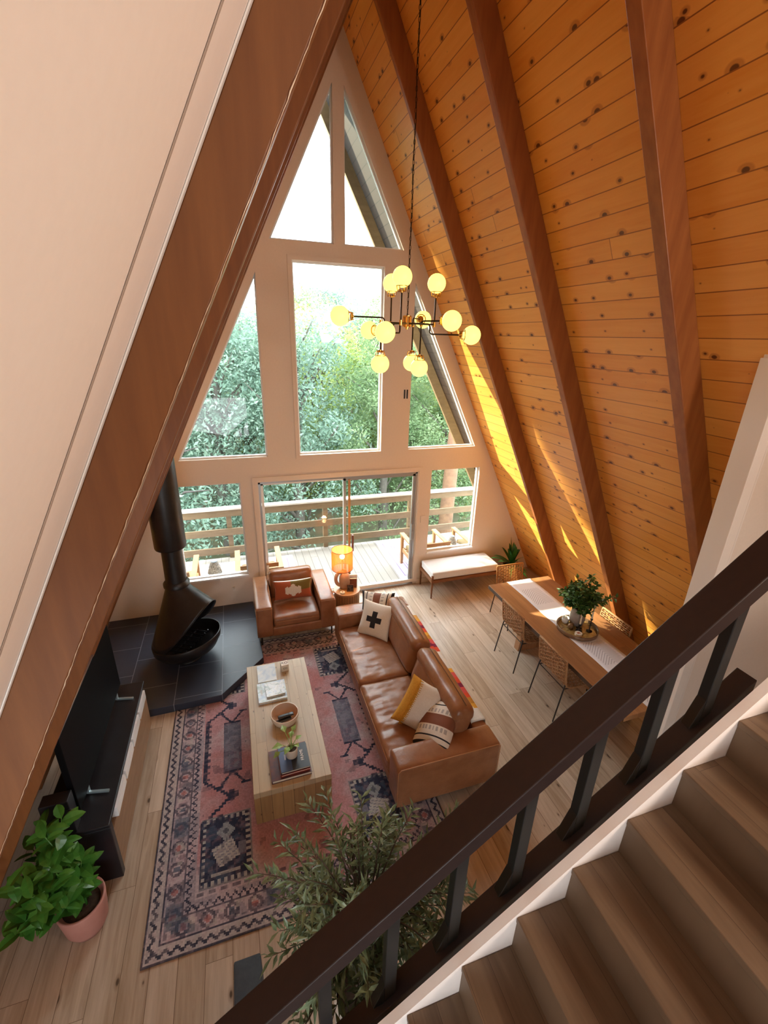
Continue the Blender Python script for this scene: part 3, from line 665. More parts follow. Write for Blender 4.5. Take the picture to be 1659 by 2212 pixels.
MB().box((0, 0, .315), (1.27, .52, .05)).build('seat_frame', walnut_m, bn, bevel=.006)
MB().puff((0, 0, .41), (1.23, .49, .125), .022, .006, 12).build('cushion', cloth_m, bn, smooth=True)
for x in (-.615, .615):
    for y in (-.24, .24): MB().tube([(x, y, .0), (x, y, .34), (x, y, .42)], [.012, .022, .020], 10).build('leg', walnut_m, bn, smooth=True)
# ================================================================== LEATHER
def arm_box(o, d, name, parent, r=.03, m=None): return MB().puff(o, d, r, .004, 10, .0).build(name, m or leather_m, parent, smooth=True)
def piping(pts, parent, r=.004, closed=False): return MB().tube(pts, r, 6, closed=closed).build('piping', seam_m, parent, smooth=True)
ac = thing('leather_armchair', 'boxy tan leather armchair between fireplace and lamp', 'armchair', (-.885, -.62, 0))
aw, ad = .545, .46
for s in (-1, 1):
    arm_box((s*(aw-.11), 0, .385), (.22, ad*2, .47), 'armrest', ac)
    piping([(s*(aw-.22+.006), -ad+.02, .612), (s*(aw-.22+.006), ad-.02, .612)], ac); piping([(s*(aw-.006), -ad+.01, .16), (s*(aw-.006), -ad+.004, .60), (s*(aw-.21), -ad+.004, .60)], ac)
    for y in (-.41, .40): MB().tube([(s*.49, y, 0), (s*.49, y, .16)], .012, 8).build('leg', steel_m, ac)
arm_box((0, -.01, .22), (aw*2-.40, ad*2-.02, .15), 'seat_base', ac)
arm_box((0, ad-.11, .40), (aw*2-.42, .2, .50), 'back_frame', ac)
MB().puff((0, -.06, .36), (aw*2-.45, .80, .15), .04, .025, 18, .007, 3).build('seat_cushion', leather_m, ac, smooth=True)
piping([(-.31, -.462, .375), (.31, -.462, .375)], ac)
R = Matrix.Rotation(math.radians(-10), 3, 'X')
MB().puff((0, .20, .60), (aw*2-.46, .19, .44), .06, .03, 16, .006, 5, R, 1).build('back_cushion', leather_m, ac, smooth=True)
# throw pillows -----------------------------------------------------
def pillow(name, lab, c, u, n, w_, h, t, matfn, mats, fringe=None, rnd=0):
    n = Vector(n).normalized(); u = Vector(u); u = (u-n*u.dot(n)).normalized(); v = n.cross(u)
    root = MB(); N = 36; g = {}
    for sd_ in (1, -1):
        for i in range(N+1):
            for j in range(N+1):
                a = -1+2*i/N; b_ = -1+2*j/N
                th = t/2*max(0, (1-abs(a)**2.6))**.55*max(0, (1-abs(b_)**2.6))**.55
                th += .006*noise.noise(Vector((a*3+rnd, b_*3, sd_)))*(1-a*a)*(1-b_*b_)
                x = a*w_/2*(1-.09*(1-b_*b_)); y = b_*h/2*(1-.09*(1-a*a))
                if (i in (0, N) or j in (0, N)) and sd_ == -1: g[(sd_, i, j)] = g[(1, i, j)]
                else: g[(sd_, i, j)] = root.v(u*x+v*y+n*(sd_*th))
        for i in range(N):
            for j in range(N):
                q = [g[(sd_, i, j)], g[(sd_, i+1, j)], g[(sd_, i+1, j+1)], g[(sd_, i, j+1)]]
                if sd_ < 0: q = q[::-1]
                root.mi = matfn(-1+2*(i+.5)/N, -1+2*(j+.5)/N, sd_); root.face(q)
    o = root.build(name, mats, smooth=True, loc=c, recalc=False); tag(o, lab, 'pillow')
    if fringe:
        f = MB()
        for (a0, b0, a1, b1, cnt) in fringe:
            for k in range(cnt):
                q = k/(cnt-1); a = a0+(a1-a0)*q; b_ = b0+(b1-b0)*q
                th = t/2*max(0, (1-abs(a)**2.6))**.55*max(0, (1-abs(b_)**2.6))**.55
                p = u*(a*w_/2*.97)+v*(b_*h/2*.97)+n*th; f.tube([p, p+n*.012+u*.004*(k % 3-1)+v*.012, p+v*-.03+n*.004], [.005, .006, .003], 5)
        f.build('fringe', mats[1], o)
    return o
pw_m = noisy('pillow_cream', (.80, .76, .69), (.72, .68, .6), 90, .9, bs=.3, bd=.001); pk_m = mat('pillow_black', (.02, .02, .025), .9); pb_m = mat('pillow_brown', (.22, .075, .035), .7)
py_m = noisy('pillow_mustard', (.72, .38, .05), (.6, .3, .03), 60, .9, bs=.4); pg_m = mat('pillow_grey', (.42, .40, .38), .9); pr_m = mat('pillow_rust', (.40, .10, .04), .9); po_m = mat('pillow_olive', (.17, .13, .03), .9)
def plus(a, b_, s): return 1 if s > 0 and ((abs(a) < .14 and abs(b_) < .48) or (abs(b_) < .14 and abs(a) < .48)) else 0
def stripes(a, b_, s):
    q = abs(a)
    if q < .22: return 2
    if q < .26: return 0
    if q < .46: return 3 if int((b_+1)*26) % 2 else 0
    if q < .62: return 0
    if q < .68: return 1
    if q > .84: return 1
    return 0
pillow('throw_pillow', 'striped cream, brown and black pillow in the far corner of the sofa', (.13, -1.53, .645), (.80, -.55, .1), (-.50, -.62, .42), .47, .47, .17, stripes, [pw_m, pk_m, pb_m, pg_m], rnd=2)
pillow('throw_pillow', 'cream pillow with a bold black plus sign on the sofa', (.045, -1.75, .635), (.72, -.69, .02), (-.62, -.58, .53), .46, .46, .15, plus, [pw_m, pk_m], rnd=5)
pillow('throw_pillow', 'white pillow with mustard yellow side and fringe on the near half of the sofa', (.05, -3.27, .635), (.50, .30, .62), (-.30, -.86, .40), .50, .42, .24, lambda a, b_, s: 1 if (b_ > .58 or s < 0) else 0, [pw_m, py_m], fringe=[(-.95, .58, .95, .58, 26)], rnd=7)
pillow('throw_pillow', 'striped cream, brown and black pillow leaning by the near sofa arm', (.13, -3.50, .62), (.50, .62, .55), (-.58, .05, .72), .50, .44, .20, stripes, [pw_m, pk_m, pb_m, pg_m], rnd=9)
def kilim(a, b_, s):
    k = int((a+1)*5.5); z = abs(((a+1)*5.5 % 1)-.5)+abs(b_)*.9
    if abs(b_) > .93: return 0
    if abs(a) < .45 and abs(b_) < .55-abs(a)*.9+.15*(k % 2): return 0
    return 1 if a < -.1 else (2 if b_ > 0 else 1)
pillow('lumbar_pillow', 'rust and olive geometric lumbar pillow on the leather armchair', (-.885, -.70, .635), (1, -.03, 0), (-.03, -1, .30), .55, .29, .14, kilim, [pw_m, pr_m, po_m], rnd=3)
# sofa ----------------------------------------------------------------
SX0, SX1, SY0, SY1 = -.40, .60, -3.88, -1.27; SO = Vector(((SX0+SX1)/2, (SY0+SY1)/2, 0))
sf = thing('leather_sofa', 'long tan leather sofa facing the coffee table', 'sofa', SO)
def sbox(a, b_, name, r=.03, m=None, N=10):
    a = Vector(a); b_ = Vector(b_); return MB().puff((a+b_)/2-SO, b_-a, r, .004, N).build(name, m or leather_m, sf, smooth=True)
sbox((SX0, SY0, .15), (SX1, SY0+.25, .62), 'armrest'); sbox((SX0, SY1-.25, .15), (SX1, SY1, .62), 'armrest')
sbox((SX1-.16, SY0+.2, .15), (SX1, SY1-.2, .60), 'back_frame'); sbox((SX0+.01, SY0+.22, .15), (SX1-.1, SY1-.22, .30), 'seat_base')
YM = -2.59
for (y0, y1, sd_) in ((SY0+.255, YM-.004, 1.3), (YM+.004, SY1-.255, 8.1)):
    MB().puff(Vector(((SX0+.22)/2+.0, (y0+y1)/2, .36))-SO, (.22-SX0, y1-y0, .16), .045, .022, 48, .011, sd_, wf=(4.5, 12, 4)).build('seat_cushion', leather_m, sf, smooth=True)
    piping([Vector((SX0+.002, y0+.04, .405))-SO, Vector((SX0+.002, y1-.04, .405))-SO], sf)
R = Matrix.Rotation(math.radians(16), 3, 'Y')
for (y0, y1, sd_) in ((-3.66, -2.66, 2.2), (-2.63, -1.58, 6.6)):
    MB().puff(Vector((.30, (y0+y1)/2, .63))-SO, (.20, y1-y0, .46), .085, .02, 24, .010, sd_, R, 0).build('back_cushion', leather_m, sf, smooth=True)
    MB().puff(Vector((.335, (y0+y1)/2, .775))-SO, (.235, y1-y0-.01, .17), .075, .012, 20, .009, sd_+3, R, 2).build('headrest', leather_m, sf, smooth=True)
    t_ = [Vector((.362, y0+.06+(y1-y0-.12)*i/12, .880-.013*((i-6)/6)**2))-SO for i in range(13)]; MB().tube(t_, .0045, 6).build('dark_seam', mat('dark_seam'+str(sd_), (.10, .035, .015), .5), sf)
for y in (SY0, SY1):
    s = 1 if y == SY0 else -1
    piping([Vector((SX0+.004, y+.006*s, .17))-SO, Vector((SX0+.004, y+.006*s, .59))-SO, Vector((SX0+.03, y+.006*s, .612))-SO, Vector((SX1-.03, y+.006*s, .612))-SO, Vector((SX1-.004, y+.006*s, .59))-SO, Vector((SX1-.004, y+.006*s, .17))-SO], sf)
for x in (SX0+.04, SX1-.04):
    for y in (SY0+.06, SY1-.06): MB().tube([Vector((x, y, 0))-SO, Vector((x, y, .16))-SO], .014, 8).build('leg', steel_m, sf)
# blanket folded over the sofa back
bc = [(.85, .83, .78), (.85, .45, .05), (.62, .28, .03), (.80, .09, .03), (.25, .01, .06), (.78, .10, .09), (.75, .4, .1)]
bms = [noisy('blanket%d' % i, c, tuple(x*.85 for x in c), 120, .95, bs=.4, bd=.001) for i, c in enumerate(bc)]
m = MB(); NY = 96; prof = [(.455, .50), (.455, .612), (.50, .618), (.56, .618), (.606, .612), (.615, .55), (.618, .42), (.622, .30)]; y0, y1 = -3.58, -1.52
grid = [[m.v((x+.004*noise.noise(Vector((y0+(y1-y0)*j/NY, k, 0))*3), y0+(y1-y0)*j/NY, z)) for j in range(NY+1)] for k, (x, z) in enumerate(prof)]
seq = [0, 0, 1, 2, 3, 5, 4, 3, 5, 1, 0, 0, 0, 0, 3, 4, 5, 2, 1, 3, 4, 5, 1, 6, 0, 0, 0]
for k in range(len(prof)-1):
    for j in range(NY):
        q = (j/NY*len(seq)*1.0+.25*(k % 2)); m.mi = seq[int(q) % len(seq)]; m.face([grid[k][j], grid[k][j+1], grid[k+1][j+1], grid[k+1][j]])
o = m.build('striped_blanket', bms, smooth=True); tag(o, 'colourful striped blanket in red, orange and plum folded over the sofa back', 'blanket'); o.modifiers.new('s', 'SOLIDIFY').thickness = .008
# ================================================================== RUG
RW, RLEN, CS = 2.44, 3.40, .0125
RX0, RY0 = -2.40, -4.33
nx, ny = int(RW/CS), int(RLEN/CS)
U, V = np.meshgrid((np.arange(nx)+.5)*CS, (np.arange(ny)+.5)*CS, indexing='ij')
rs = np.random.RandomState(7)
def vnoise(sc, seed):
    r = np.random.RandomState(seed); gx, gy = int(RW/sc)+3, int(RLEN/sc)+3; g = r.rand(gx, gy)
    a = U/sc; b = V/sc; i = a.astype(int); j = b.astype(int); fx = a-i; fy = b-j; fx = fx*fx*(3-2*fx); fy = fy*fy*(3-2*fy)
    return g[i, j]*(1-fx)*(1-fy)+g[i+1, j]*fx*(1-fy)+g[i, j+1]*(1-fx)*fy+g[i+1, j+1]*fx*fy
n1, n2, n3, n4 = vnoise(.35, 1), vnoise(.11, 2), vnoise(.04, 3), vnoise(.022, 4)
def C(*c): return np.array(c)
def mixa(A, B, t): return A*(1-t[..., None])+B*t[..., None]
pink, pale, red, navy, grey, cream, blue = C(.42, .225, .24), C(.44, .36, .39), C(.38, .12, .11), C(.016, .021, .05), C(.18, .18, .225), C(.46, .43, .40), C(.05, .085, .14)
R_ = mixa(np.broadcast_to(pink, U.shape+(3,)).copy(), pale, np.clip((n1*.9+n2*.7+n3*.4-.75)*1.5, 0, 1))
R_ = mixa(R_, red, np.clip((vnoise(.5, 9)-.66)*3, 0, .5))
def put(mask, col, a=1.0):
    global R_
    t = mask.astype(float)*a*np.clip(1.45-n4*.6-.35*n3, .4, 1); R_ = mixa(R_, col, t)
E_ = np.minimum(np.minimum(U, RW-U), np.minimum(V, RLEN-V))
vert = np.minimum(U, RW-U) < np.minimum(V, RLEN-V); s_ = np.where(vert, V, U)       # coordinate along the nearest edge
tri = lambda x, p: np.abs((x/p) % 1-.5)*2
put(E_ < .32, pale, .9); put((E_ < .32) & (n2 > .5), grey, .5)
put(E_ < .014, C(.07, .07, .10)); put((E_ > .014) & (E_ < .10), cream, .55)
put(np.abs(E_-(.030+.045*tri(s_, .075))) < .012, navy, .95)
put((E_ > .098) & (E_ < .110), navy, .9)
ro = (((s_/.17) % 1-.5)*.17)**2+(E_-.175)**2
put((ro < .058**2) & (ro > .034**2), navy, .75); put(ro < .024**2, np.where((np.floor(s_/.17) % 3 == 0)[..., None], blue, red), .8)
put((E_ > .12) & (E_ < .235) & (n3 > .62), navy, .55); put((E_ > .12) & (E_ < .235) & (n3 < .25), cream, .5)
put((E_ > .12) & (E_ < .235) & (np.floor(s_/.17) % 4 == 1) & (n2 > .4), blue, .6)
put((E_ > .237) & (E_ < .245), navy, .8)
put(np.abs(E_-(.258+.04*tri(s_, .062))) < .011, navy, .95); put((E_ > .312) & (E_ < .318), navy, .6)
# field
u = np.minimum(U, RW-U); v = np.minimum(V, RLEN-V)
IN = E_ > .32
sq = (u > .345) & (u < .76) & (v > .38) & (v < .95)
put(sq, navy, 1.0); put(sq & (n3 > .6), blue, .5)
su, sv = (u-.345)/.415, (v-.38)/.57
bd = np.minimum(np.minimum(su*.415, (1-su)*.415), np.minimum(sv*.57, (1-sv)*.57)); al = np.where(np.minimum(su, 1-su)*.415 < np.minimum(sv, 1-sv)*.57, v, u)
put(sq & (bd > .012) & (bd < .045) & (tri(al, .05) > .45), cream, .8); put(sq & (bd < .008), cream, .4)
du, dv = u-.55, v-.62
rot = (np.abs(du*.9+dv*.35) < .085) & (np.abs(dv*.9-du*.35) < .085); put(sq & rot, cream, .85); put(sq & rot & (((du*.35-dv*.9)*70 % 2) < .6), grey, .8)
put(sq & ((np.abs(du)+np.abs(v-.80)*.8) < .075), C(.30, .32, .33), .8); put(sq & ((np.abs(du)+np.abs(v-.80)*.8) < .03), navy, .7)
put(sq & (np.abs(v-.46) < .012) & (np.abs(du) < .11), cream, .7); put(sq & (np.abs(du-.13) < .03) & (np.abs(dv) < .05), grey, .8)
# stepped hexagon outline
ctr = RLEN/2; w_ = np.abs(V-ctr); stp = .025
wq = np.floor(w_/stp)*stp
path = np.where(wq < .36, .345, np.where(wq < .57, .345+(wq-.36)*1.15, np.where(wq < .78, .345+(.78-wq)*1.15, .345)))
line = (np.abs(u-path-.01) < .021) & (w_ < .95) & (v > .32) & ~sq
put(line, navy, 1.0); put((u > path+.03) & (u < path+.055) & (w_ < .36) & (tri(V, .075) > .5), navy, .85)
put((np.abs(w_-.57) < .03) & (u > .56) & (u < .66), navy, .9); put((np.abs(w_-.57) < .06) & (np.abs(u-.60) < .02), navy, .9)
# centre figures either side of the coffee table
cu = np.abs(U-RW/2)
put((cu > .52) & (cu < .70) & (w_ < .30), blue, .8); put((cu > .54) & (cu < .68) & (w_ < .28) & (n3 > .45), grey, .8); put((cu > .52) & (cu < .70) & (np.abs(w_-.31) < .012), navy, 1)
hook = (np.abs(np.abs(cu-.61)-(w_-.31)*.75) < .014) & (w_ > .31) & (w_ < .46); put(hook, navy, 1)
put((np.abs(w_-.46) < .012) & (np.abs(cu-.61) > .08) & (np.abs(cu-.61) < .17), navy, 1); put((np.abs(w_-.80) < .03) & (np.abs(cu-.72) < .07), navy, .9); put((np.abs(w_-.80) < .06) & (np.abs(cu-.72) < .03), navy, .9)
put(IN & (np.abs(v-.345) < .012) & (tri(U, .09) > .4), navy, .7)
put(IN & (vnoise(.09, 21) > .80) & (n3 > .55), navy, .45)
R_ = np.clip(R_*(.86+.28*rs.rand(nx, ny))[..., None], 0, 1)
# clip by the hearth (the rug's corner runs under its slab)
def inside_h(x, y):
    ins = np.zeros(x.shape, bool); P = HP; n = len(P)
    for i in range(n):
        x1, y1 = P[i]; x2, y2 = P[(i+1) % n]; c = ((y1 > y) != (y2 > y)) & (x < (x2-x1)*(y-y1)/(y2-y1+1e-12)+x1); ins ^= c
    return ins
keep = ~inside_h(U+RX0, V+RY0)
idx = -np.ones((nx+1, ny+1), int); ii, jj = np.nonzero(keep)
need = np.zeros((nx+1, ny+1), bool)
for a in (0, 1):
    for b_ in (0, 1): need[ii+a, jj+b_] = True
P_ = np.argwhere(need); idx[P_[:, 0], P_[:, 1]] = np.arange(len(P_))
co_ = np.column_stack([P_[:, 0]*RW/nx, P_[:, 1]*RLEN/ny, np.full(len(P_), .009)])
fc = np.column_stack([idx[ii, jj], idx[ii+1, jj], idx[ii+1, jj+1], idx[ii, jj+1]])
me = bpy.data.meshes.new('area_rug'); me.vertices.add(len(co_)); me.vertices.foreach_set('co', co_.ravel()); me.loops.add(fc.size); me.loops.foreach_set('vertex_index', fc.ravel())
me.polygons.add(len(fc)); me.polygons.foreach_set('loop_start', np.arange(0, fc.size, 4)); me.polygons.foreach_set('loop_total', np.full(len(fc), 4)); me.update(calc_edges=True)
ca = me.color_attributes.new('weave', 'FLOAT_COLOR', 'CORNER'); cc = np.ones((len(fc), 4, 4)); cc[:, :, :3] = R_[ii, jj][:, None, :]; ca.data.foreach_set('color', cc.ravel())
rg = bpy.data.objects.new('area_rug', me); COL.objects.link(rg); rg.location = (RX0, RY0, 0); tag(rg, 'faded pink and navy patterned area rug under the sofa and coffee table', 'rug')
sm_ = rg.modifiers.new('s', 'SOLIDIFY'); sm_.thickness = .007
m = mat('rug_weave', (.5, .3, .3), .95); a = nd(m, 'ShaderNodeAttribute', attribute_name='weave'); setc(m, a.outputs['Color']); v_, _ = coords(m); bump(m, tex(m, 'ShaderNodeTexNoise', v_, 160, Detail=2), .4, .003); me.materials.append(m)
# ================================================================== COFFEE TABLE
ctm = planks('reclaimed_pine', 0, 1, .095, 1.25, (.54, .42, .26), (.40, .31, .20), (.20, .14, .09), .36, knots=7, kthr=.72, krad=.3, gap=.012, gapc=(.16, .10, .05), grain=1.6, spread=.9)
cte = planks('reclaimed_pine_end', 0, 2, .095, 1.25, (.42, .26, .11), (.28, .16, .07), (.14, .08, .03), .5, knots=7, kthr=.75, krad=.3, gap=.02, gapc=(.10, .06, .03), grain=1.6, spread=.9)
CT = Vector((-1.253, -2.73, .009)); ct = thing('coffee_table', 'solid waterfall plank coffee table in the middle of the rug', 'table', CT)
hx, hy, H_ = .338, .826, .378
MB().box((0, 0, H_-.03), (2*hx, 2*hy, .06)).build('tabletop', ctm, ct, bevel=.004)
for s in (-1, 1): MB().box((0, s*(hy-.03), (H_-.06)/2), (2*hx, .06, H_-.06)).build('end_panel', cte, ct, bevel=.004)
for s in (-1, 1): MB().box((s*(hx-.03), 0, (H_-.06)/2), (.06, 2*hy-.12, H_-.06)).build('side_panel', ctm, ct, bevel=.004)
ZT = CT.z+H_+.0005
def text(s, size, m, parent, loc, rot, ext=.0006, name='lettering'):
    c = bpy.data.curves.new(name, 'FONT'); c.body = s; c.size = size; c.extrude = ext; c.align_x = 'CENTER'; c.align_y = 'CENTER'
    o = bpy.data.objects.new(name, c); COL.objects.link(o); o.data.materials.append(m)
    dg = bpy.context.evaluated_depsgraph_get(); me = bpy.data.meshes.new_from_object(o.evaluated_get(dg)); bpy.data.objects.remove(o)
    o = bpy.data.objects.new(name, me); COL.objects.link(o); o.parent = parent; o.location = loc; o.rotation_euler = rot; return o
page_m = mat('pages', (.75, .70, .60), .8)
def book(lab, x, y, z, w_, l_, h_, cov, rz=0, extra=None):
    r = thing('book', lab, 'book', (x, y, z), rz); MB().box((0, 0, h_-.0015), (w_, l_, .003)).box((0, 0, .0015), (w_, l_, .003)).box((-w_/2+.0015, 0, h_/2), (.003, l_, h_-.006)).build('cover', cov, r)
    MB().box((.002, 0, h_/2), (w_-.012, l_-.010, h_-.007)).build('pages', page_m, r)
    if extra: extra(r, h_)
    return r
def photo_m(name, a, b_, c, sc=7):
    m = mat(name, a, .2); v, xyz = coords(m); n = tex(m, 'ShaderNodeTexNoise', v, sc, Detail=4, Distortion=1.2); setc(m, ramp(m, n, [(.35, a), (.5, b_), (.65, c)])); return m
bl1 = photo_m('cover_sky', (.45, .58, .72), (.62, .72, .80), (.75, .80, .82)); bl2 = photo_m('cover_coast', (.36, .50, .68), (.62, .74, .80), (.30, .40, .38), 9); bl3 = photo_m('cover_lake', (.50, .62, .74), (.75, .82, .86), (.22, .32, .34), 14)
book('thin pale blue picture book at the far end of the coffee table', -1.372, -2.085, ZT, .205, .285, .016, bl1)
book('wide pale blue picture book near the far end of the coffee table', -1.338, -2.40, ZT, .30, .29, .028, bl2, .02, lambda r, h: text('COAST', .028, trim_m, r, (-.11, 0, h+.0005), (0, 0, PI/2)))
book('small lake photo book on top of the wide picture book', -1.305, -2.40, ZT+.029, .20, .20, .020, bl3, .06)
dk1 = noisy('cover_dark', (.05, .03, .05), (.16, .04, .025), 12, .25); dk2 = mat('cover_navy', (.055, .10, .24), .35); dk3 = mat('cover_black', (.02, .022, .03), .3)
book('large dark maroon book at the bottom of the near stack', -1.26, -3.345, ZT, .35, .32, .032, dk1, .02)
redb = mat('cover_red', (.35, .04, .03), .4)
book('red edged dark book in the middle of the near stack', -1.225, -3.335, ZT+.033, .26, .30, .020, redb, .03)
book('black and navy book on top of the near stack under the small plant', -1.222, -3.345, ZT+.054, .26, .27, .022, dk3, .03, lambda r, h: (MB().box((-.075, 0, h+.0006), (.10, .262, .001)).build('navy_panel', dk2, r), text('FRAME', .040, trim_m, r, (.075, .0, h+.0008), (0, 0, PI/2)), text('DESIGN', .018, trim_m, r, (-.075, .02, h+.0012), (0, 0, PI/2))))
cu_ = thing('box_candle', 'white square candle box with bold letters at the far right of the coffee table', 'candle', (-1.165, -2.06, ZT), .1)
MB().box((0, 0, .045), (.085, .085, .09)).build('box', ceramic_m, cu_, bevel=.003); text('KO', .05, pk_m, cu_, (0, 0, .0908), (0, 0, -.2)); text('CO', .032, pk_m, cu_, (0, -.0432, .045), (PI/2, 0, 0))
bw = thing('bowl', 'cream stoneware bowl holding dark remotes on the coffee table', 'bowl', (-1.245, -2.83, ZT))
inn = mat('bowl_inside', (.66, .48, .36), .5)
MB().lathe([(.085, 0), (.115, .02), (.135, .06), (.140, .105), (.137, .11), (.130, .108)], n=40, cap=False).build('bowl_wall', ceramic_m, bw, smooth=True)
MB().lathe([(.130, .108), (.126, .06), (.10, .018), (.002, .012)], n=40, cap=False).build('bowl_interior', inn, bw, smooth=True)
MB().cyl((0, 0, 0), (0, 0, .01), .086).build('bowl_foot', ceramic_m, bw)
for k, (x, y, z, rz, lab) in enumerate(((-1.262, -2.85, .036, .25, 'lower black remote control in the cream bowl'), (-1.235, -2.83, .066, .12, 'upper black remote control in the cream bowl'))):
    r = thing('remote_control', lab, 'remote', (x, y, ZT+z), rz); MB().puff((0, 0, 0), (.16, .042, .018), .008, .002, 8).build('remote_body', dk3, r, smooth=True); MB().cyl((.03, 0, .0095), (.03, 0, .011), .012).cyl((-.02, 0, .0095), (-.02, 0, .011), .006).build('button', steel_m, r)
pp = thing('small_potted_plant', 'little pale leaved plant in a white cup pot on the stacked books', 'plant', (-1.235, -3.33, ZT+.078))
MB().lathe([(.040, 0), (.052, .012), (.055, .095), (.053, .1), (.048, .1), (.046, .08), (.002, .08)], n=30).build('pot', ceramic_m, pp, smooth=True); MB().cyl((0, 0, .078), (0, 0, .084), .045).build('soil', soil_m, pp)
lf = MB(); r_ = random.Random(9); sm = MB()
for (x, y, z, dx, dy, dz, s) in ((-.04, .10, .19, -.2, .9, .3, 1.0), (.0, .05, .17, .3, .7, .2, .9), (-.07, -.01, .16, -.9, -.1, .2, 1.2), (.04, .02, .16, .9, .4, .3, .8), (-.02, -.03, .15, -.5, -.7, .1, 1.0), (.03, -.01, .14, .3, -.5, .3, .8), (-.10, -.05, .14, -.9, -.5, -.1, .9), (.02, .08, .20, .5, .6, .5, .8)):
    sm.tube([(0, 0, .08), (x*.5, y*.5, z*.8), (x, y, z)], .003, 5); lf.leaf((x, y, z), (dx, dy, dz), (0, 0, 1), .085*s, .062*s, .2)
lf.build('leaves', young_m, pp, recalc=False); sm.build('stem', young_m, pp)
# ================================================================== SIDE TABLE + LAMP
stp_ = thing('drum_side_table', 'round slatted wooden drum side table between armchair and sofa', 'table', (-.085, -.68, 0))
slat_m = planks('drum_slats', 0, 2, .05, 2, (.42, .24, .10), (.26, .13, .05), (.1, .05, .02), .45, gap=.0)
m = MB()
for i in range(30):
    a = 2*PI*i/30; m.box((.175*math.cos(a), .175*math.sin(a), .235), (.03, .034, .47), Matrix.Rotation(a, 3, 'Z'))
m.build('slatted_drum', slat_m, stp_, bevel=.003); MB().cyl((0, 0, .47), (0, 0, .50), .20, n=48).build('table_top', walnut_m if False else noisy('lamp_table_top', (.50, .30, .15), (.40, .22, .10), 6, .3), stp_, bevel=.003)
lp = thing('table_lamp', 'lit table lamp with a woven orange drum shade and looped ceramic base', 'lamp', (-.14, -.62, .5))
m = MB()
m.lathe([(.055, 0), (.075, .01), (.085, .10), (.080, .19), (.05, .25), (.03, .27), (.03, .30)], (.035, 0, 0), n=30)
m.tube([(-.015+.085*math.cos(a)*1.0, 0, .155+.115*math.sin(a)) for a in [2*PI*i/24 for i in range(24)]], .027, 10, closed=True)
m.build('lamp_base', noisy('lamp_ceramic', (.52, .38, .28), (.46, .33, .24), 20, .6), lp, smooth=True)
MB().cyl((.0, 0, .27), (.0, 0, .47), .008).build('lamp_neck', brass_m, lp); MB().sphere((.0, 0, .52), .036).build('bulb', bulb_m, lp, smooth=True)
shm = mat('shade_cane', (.85, .38, .07), .7); o_ = shm.node_tree.nodes['Material Output']; t_ = nd(shm, 'ShaderNodeBsdfTranslucent'); t_.inputs[0].default_value = (.95, .45, .10, 1); x_ = nd(shm, 'ShaderNodeMixShader'); x_.inputs[0].default_value = .5
lk(shm, shm.node_tree.nodes['Principled BSDF'].outputs[0], x_.inputs[1]); lk(shm, t_.outputs[0], x_.inputs[2]); lk(shm, x_.outputs[0], o_.inputs[0])
m = MB(); RS = .155
for k in range(58): 
    z = .325+.31*k/57; m.tube([(RS*math.cos(2*PI*i/40), RS*math.sin(2*PI*i/40), z) for i in range(40)], .0017, 4, closed=True)
for i in range(60):
    a = 2*PI*i/60; m.tube([(RS*math.cos(a), RS*math.sin(a), .325), (RS*math.cos(a), RS*math.sin(a), .635)], .0015, 4)
sh = m.build('lamp_shade', shm, lp)
m = MB()
for z in (.325, .635): m.tube([(RS*math.cos(2*PI*i/40), RS*math.sin(2*PI*i/40), z) for i in range(40)], .004, 6, closed=True)
m.build('shade_hoop', bronze_m, sh)
ld = bpy.data.lights.new('lamp_bulb_light', 'POINT'); ld.energy = 6; ld.color = (1, .6, .25); ld.shadow_soft_size = .04; lo_ = bpy.data.objects.new('lamp_bulb_light', ld); COL.objects.link(lo_); lo_.location = (-.14, -.62, 1.085)
co1 = thing('coaster_tin', 'round tin with a red and black mark on the side table', 'tin', (-.175, -.79, .5)); MB().cyl((0, 0, 0), (0, 0, .026), .034, n=30).build('tin', ceramic_m, co1)
MB().prism([(-.018, -.01, .0262), (.006, -.014, .0262), (.002, .012, .0262), (-.012, .016, .0262)], (0, 0, .0006)).build('red_mark', pr_m, co1); MB().beam((-.008, .014, .0268), (.02, -.012, .0268), .006, .001).build('black_mark', pk_m, co1)
ph = thing('picture_frame', 'small framed dark photo leaning on the side table', 'picture frame', (-.055, -.77, .5), -.25); R = Matrix.Rotation(math.radians(-12), 3, 'X')
MB().box((0, .01, .055), (.10, .008, .11), R).build('frame', walnut_m, ph); MB().box((0, .0055, .055), (.082, .002, .092), R).build('photo', photo_m('dark_photo', (.02, .02, .025), (.12, .10, .09), (.02, .02, .02), 18), ph)
for i, (lab, cv, x) in enumerate((('brown upright book behind the photo on the side table', pb_m, .0), ('white leaflets standing behind the upright book', cloth_m, .03))):
    r = thing('upright_book' if i == 0 else 'leaflet', lab, 'book' if i == 0 else 'leaflet', (.01+.02*i, -.66+.05*i, .5), -.2)
    MB().box((0, 0, .075+.02*i), (.12, .022, .15+.04*i)).build('cover', cv, r); MB().box((0, 0, .151+.04*i), (.112, .016, .003)).build('pages', page_m, r)
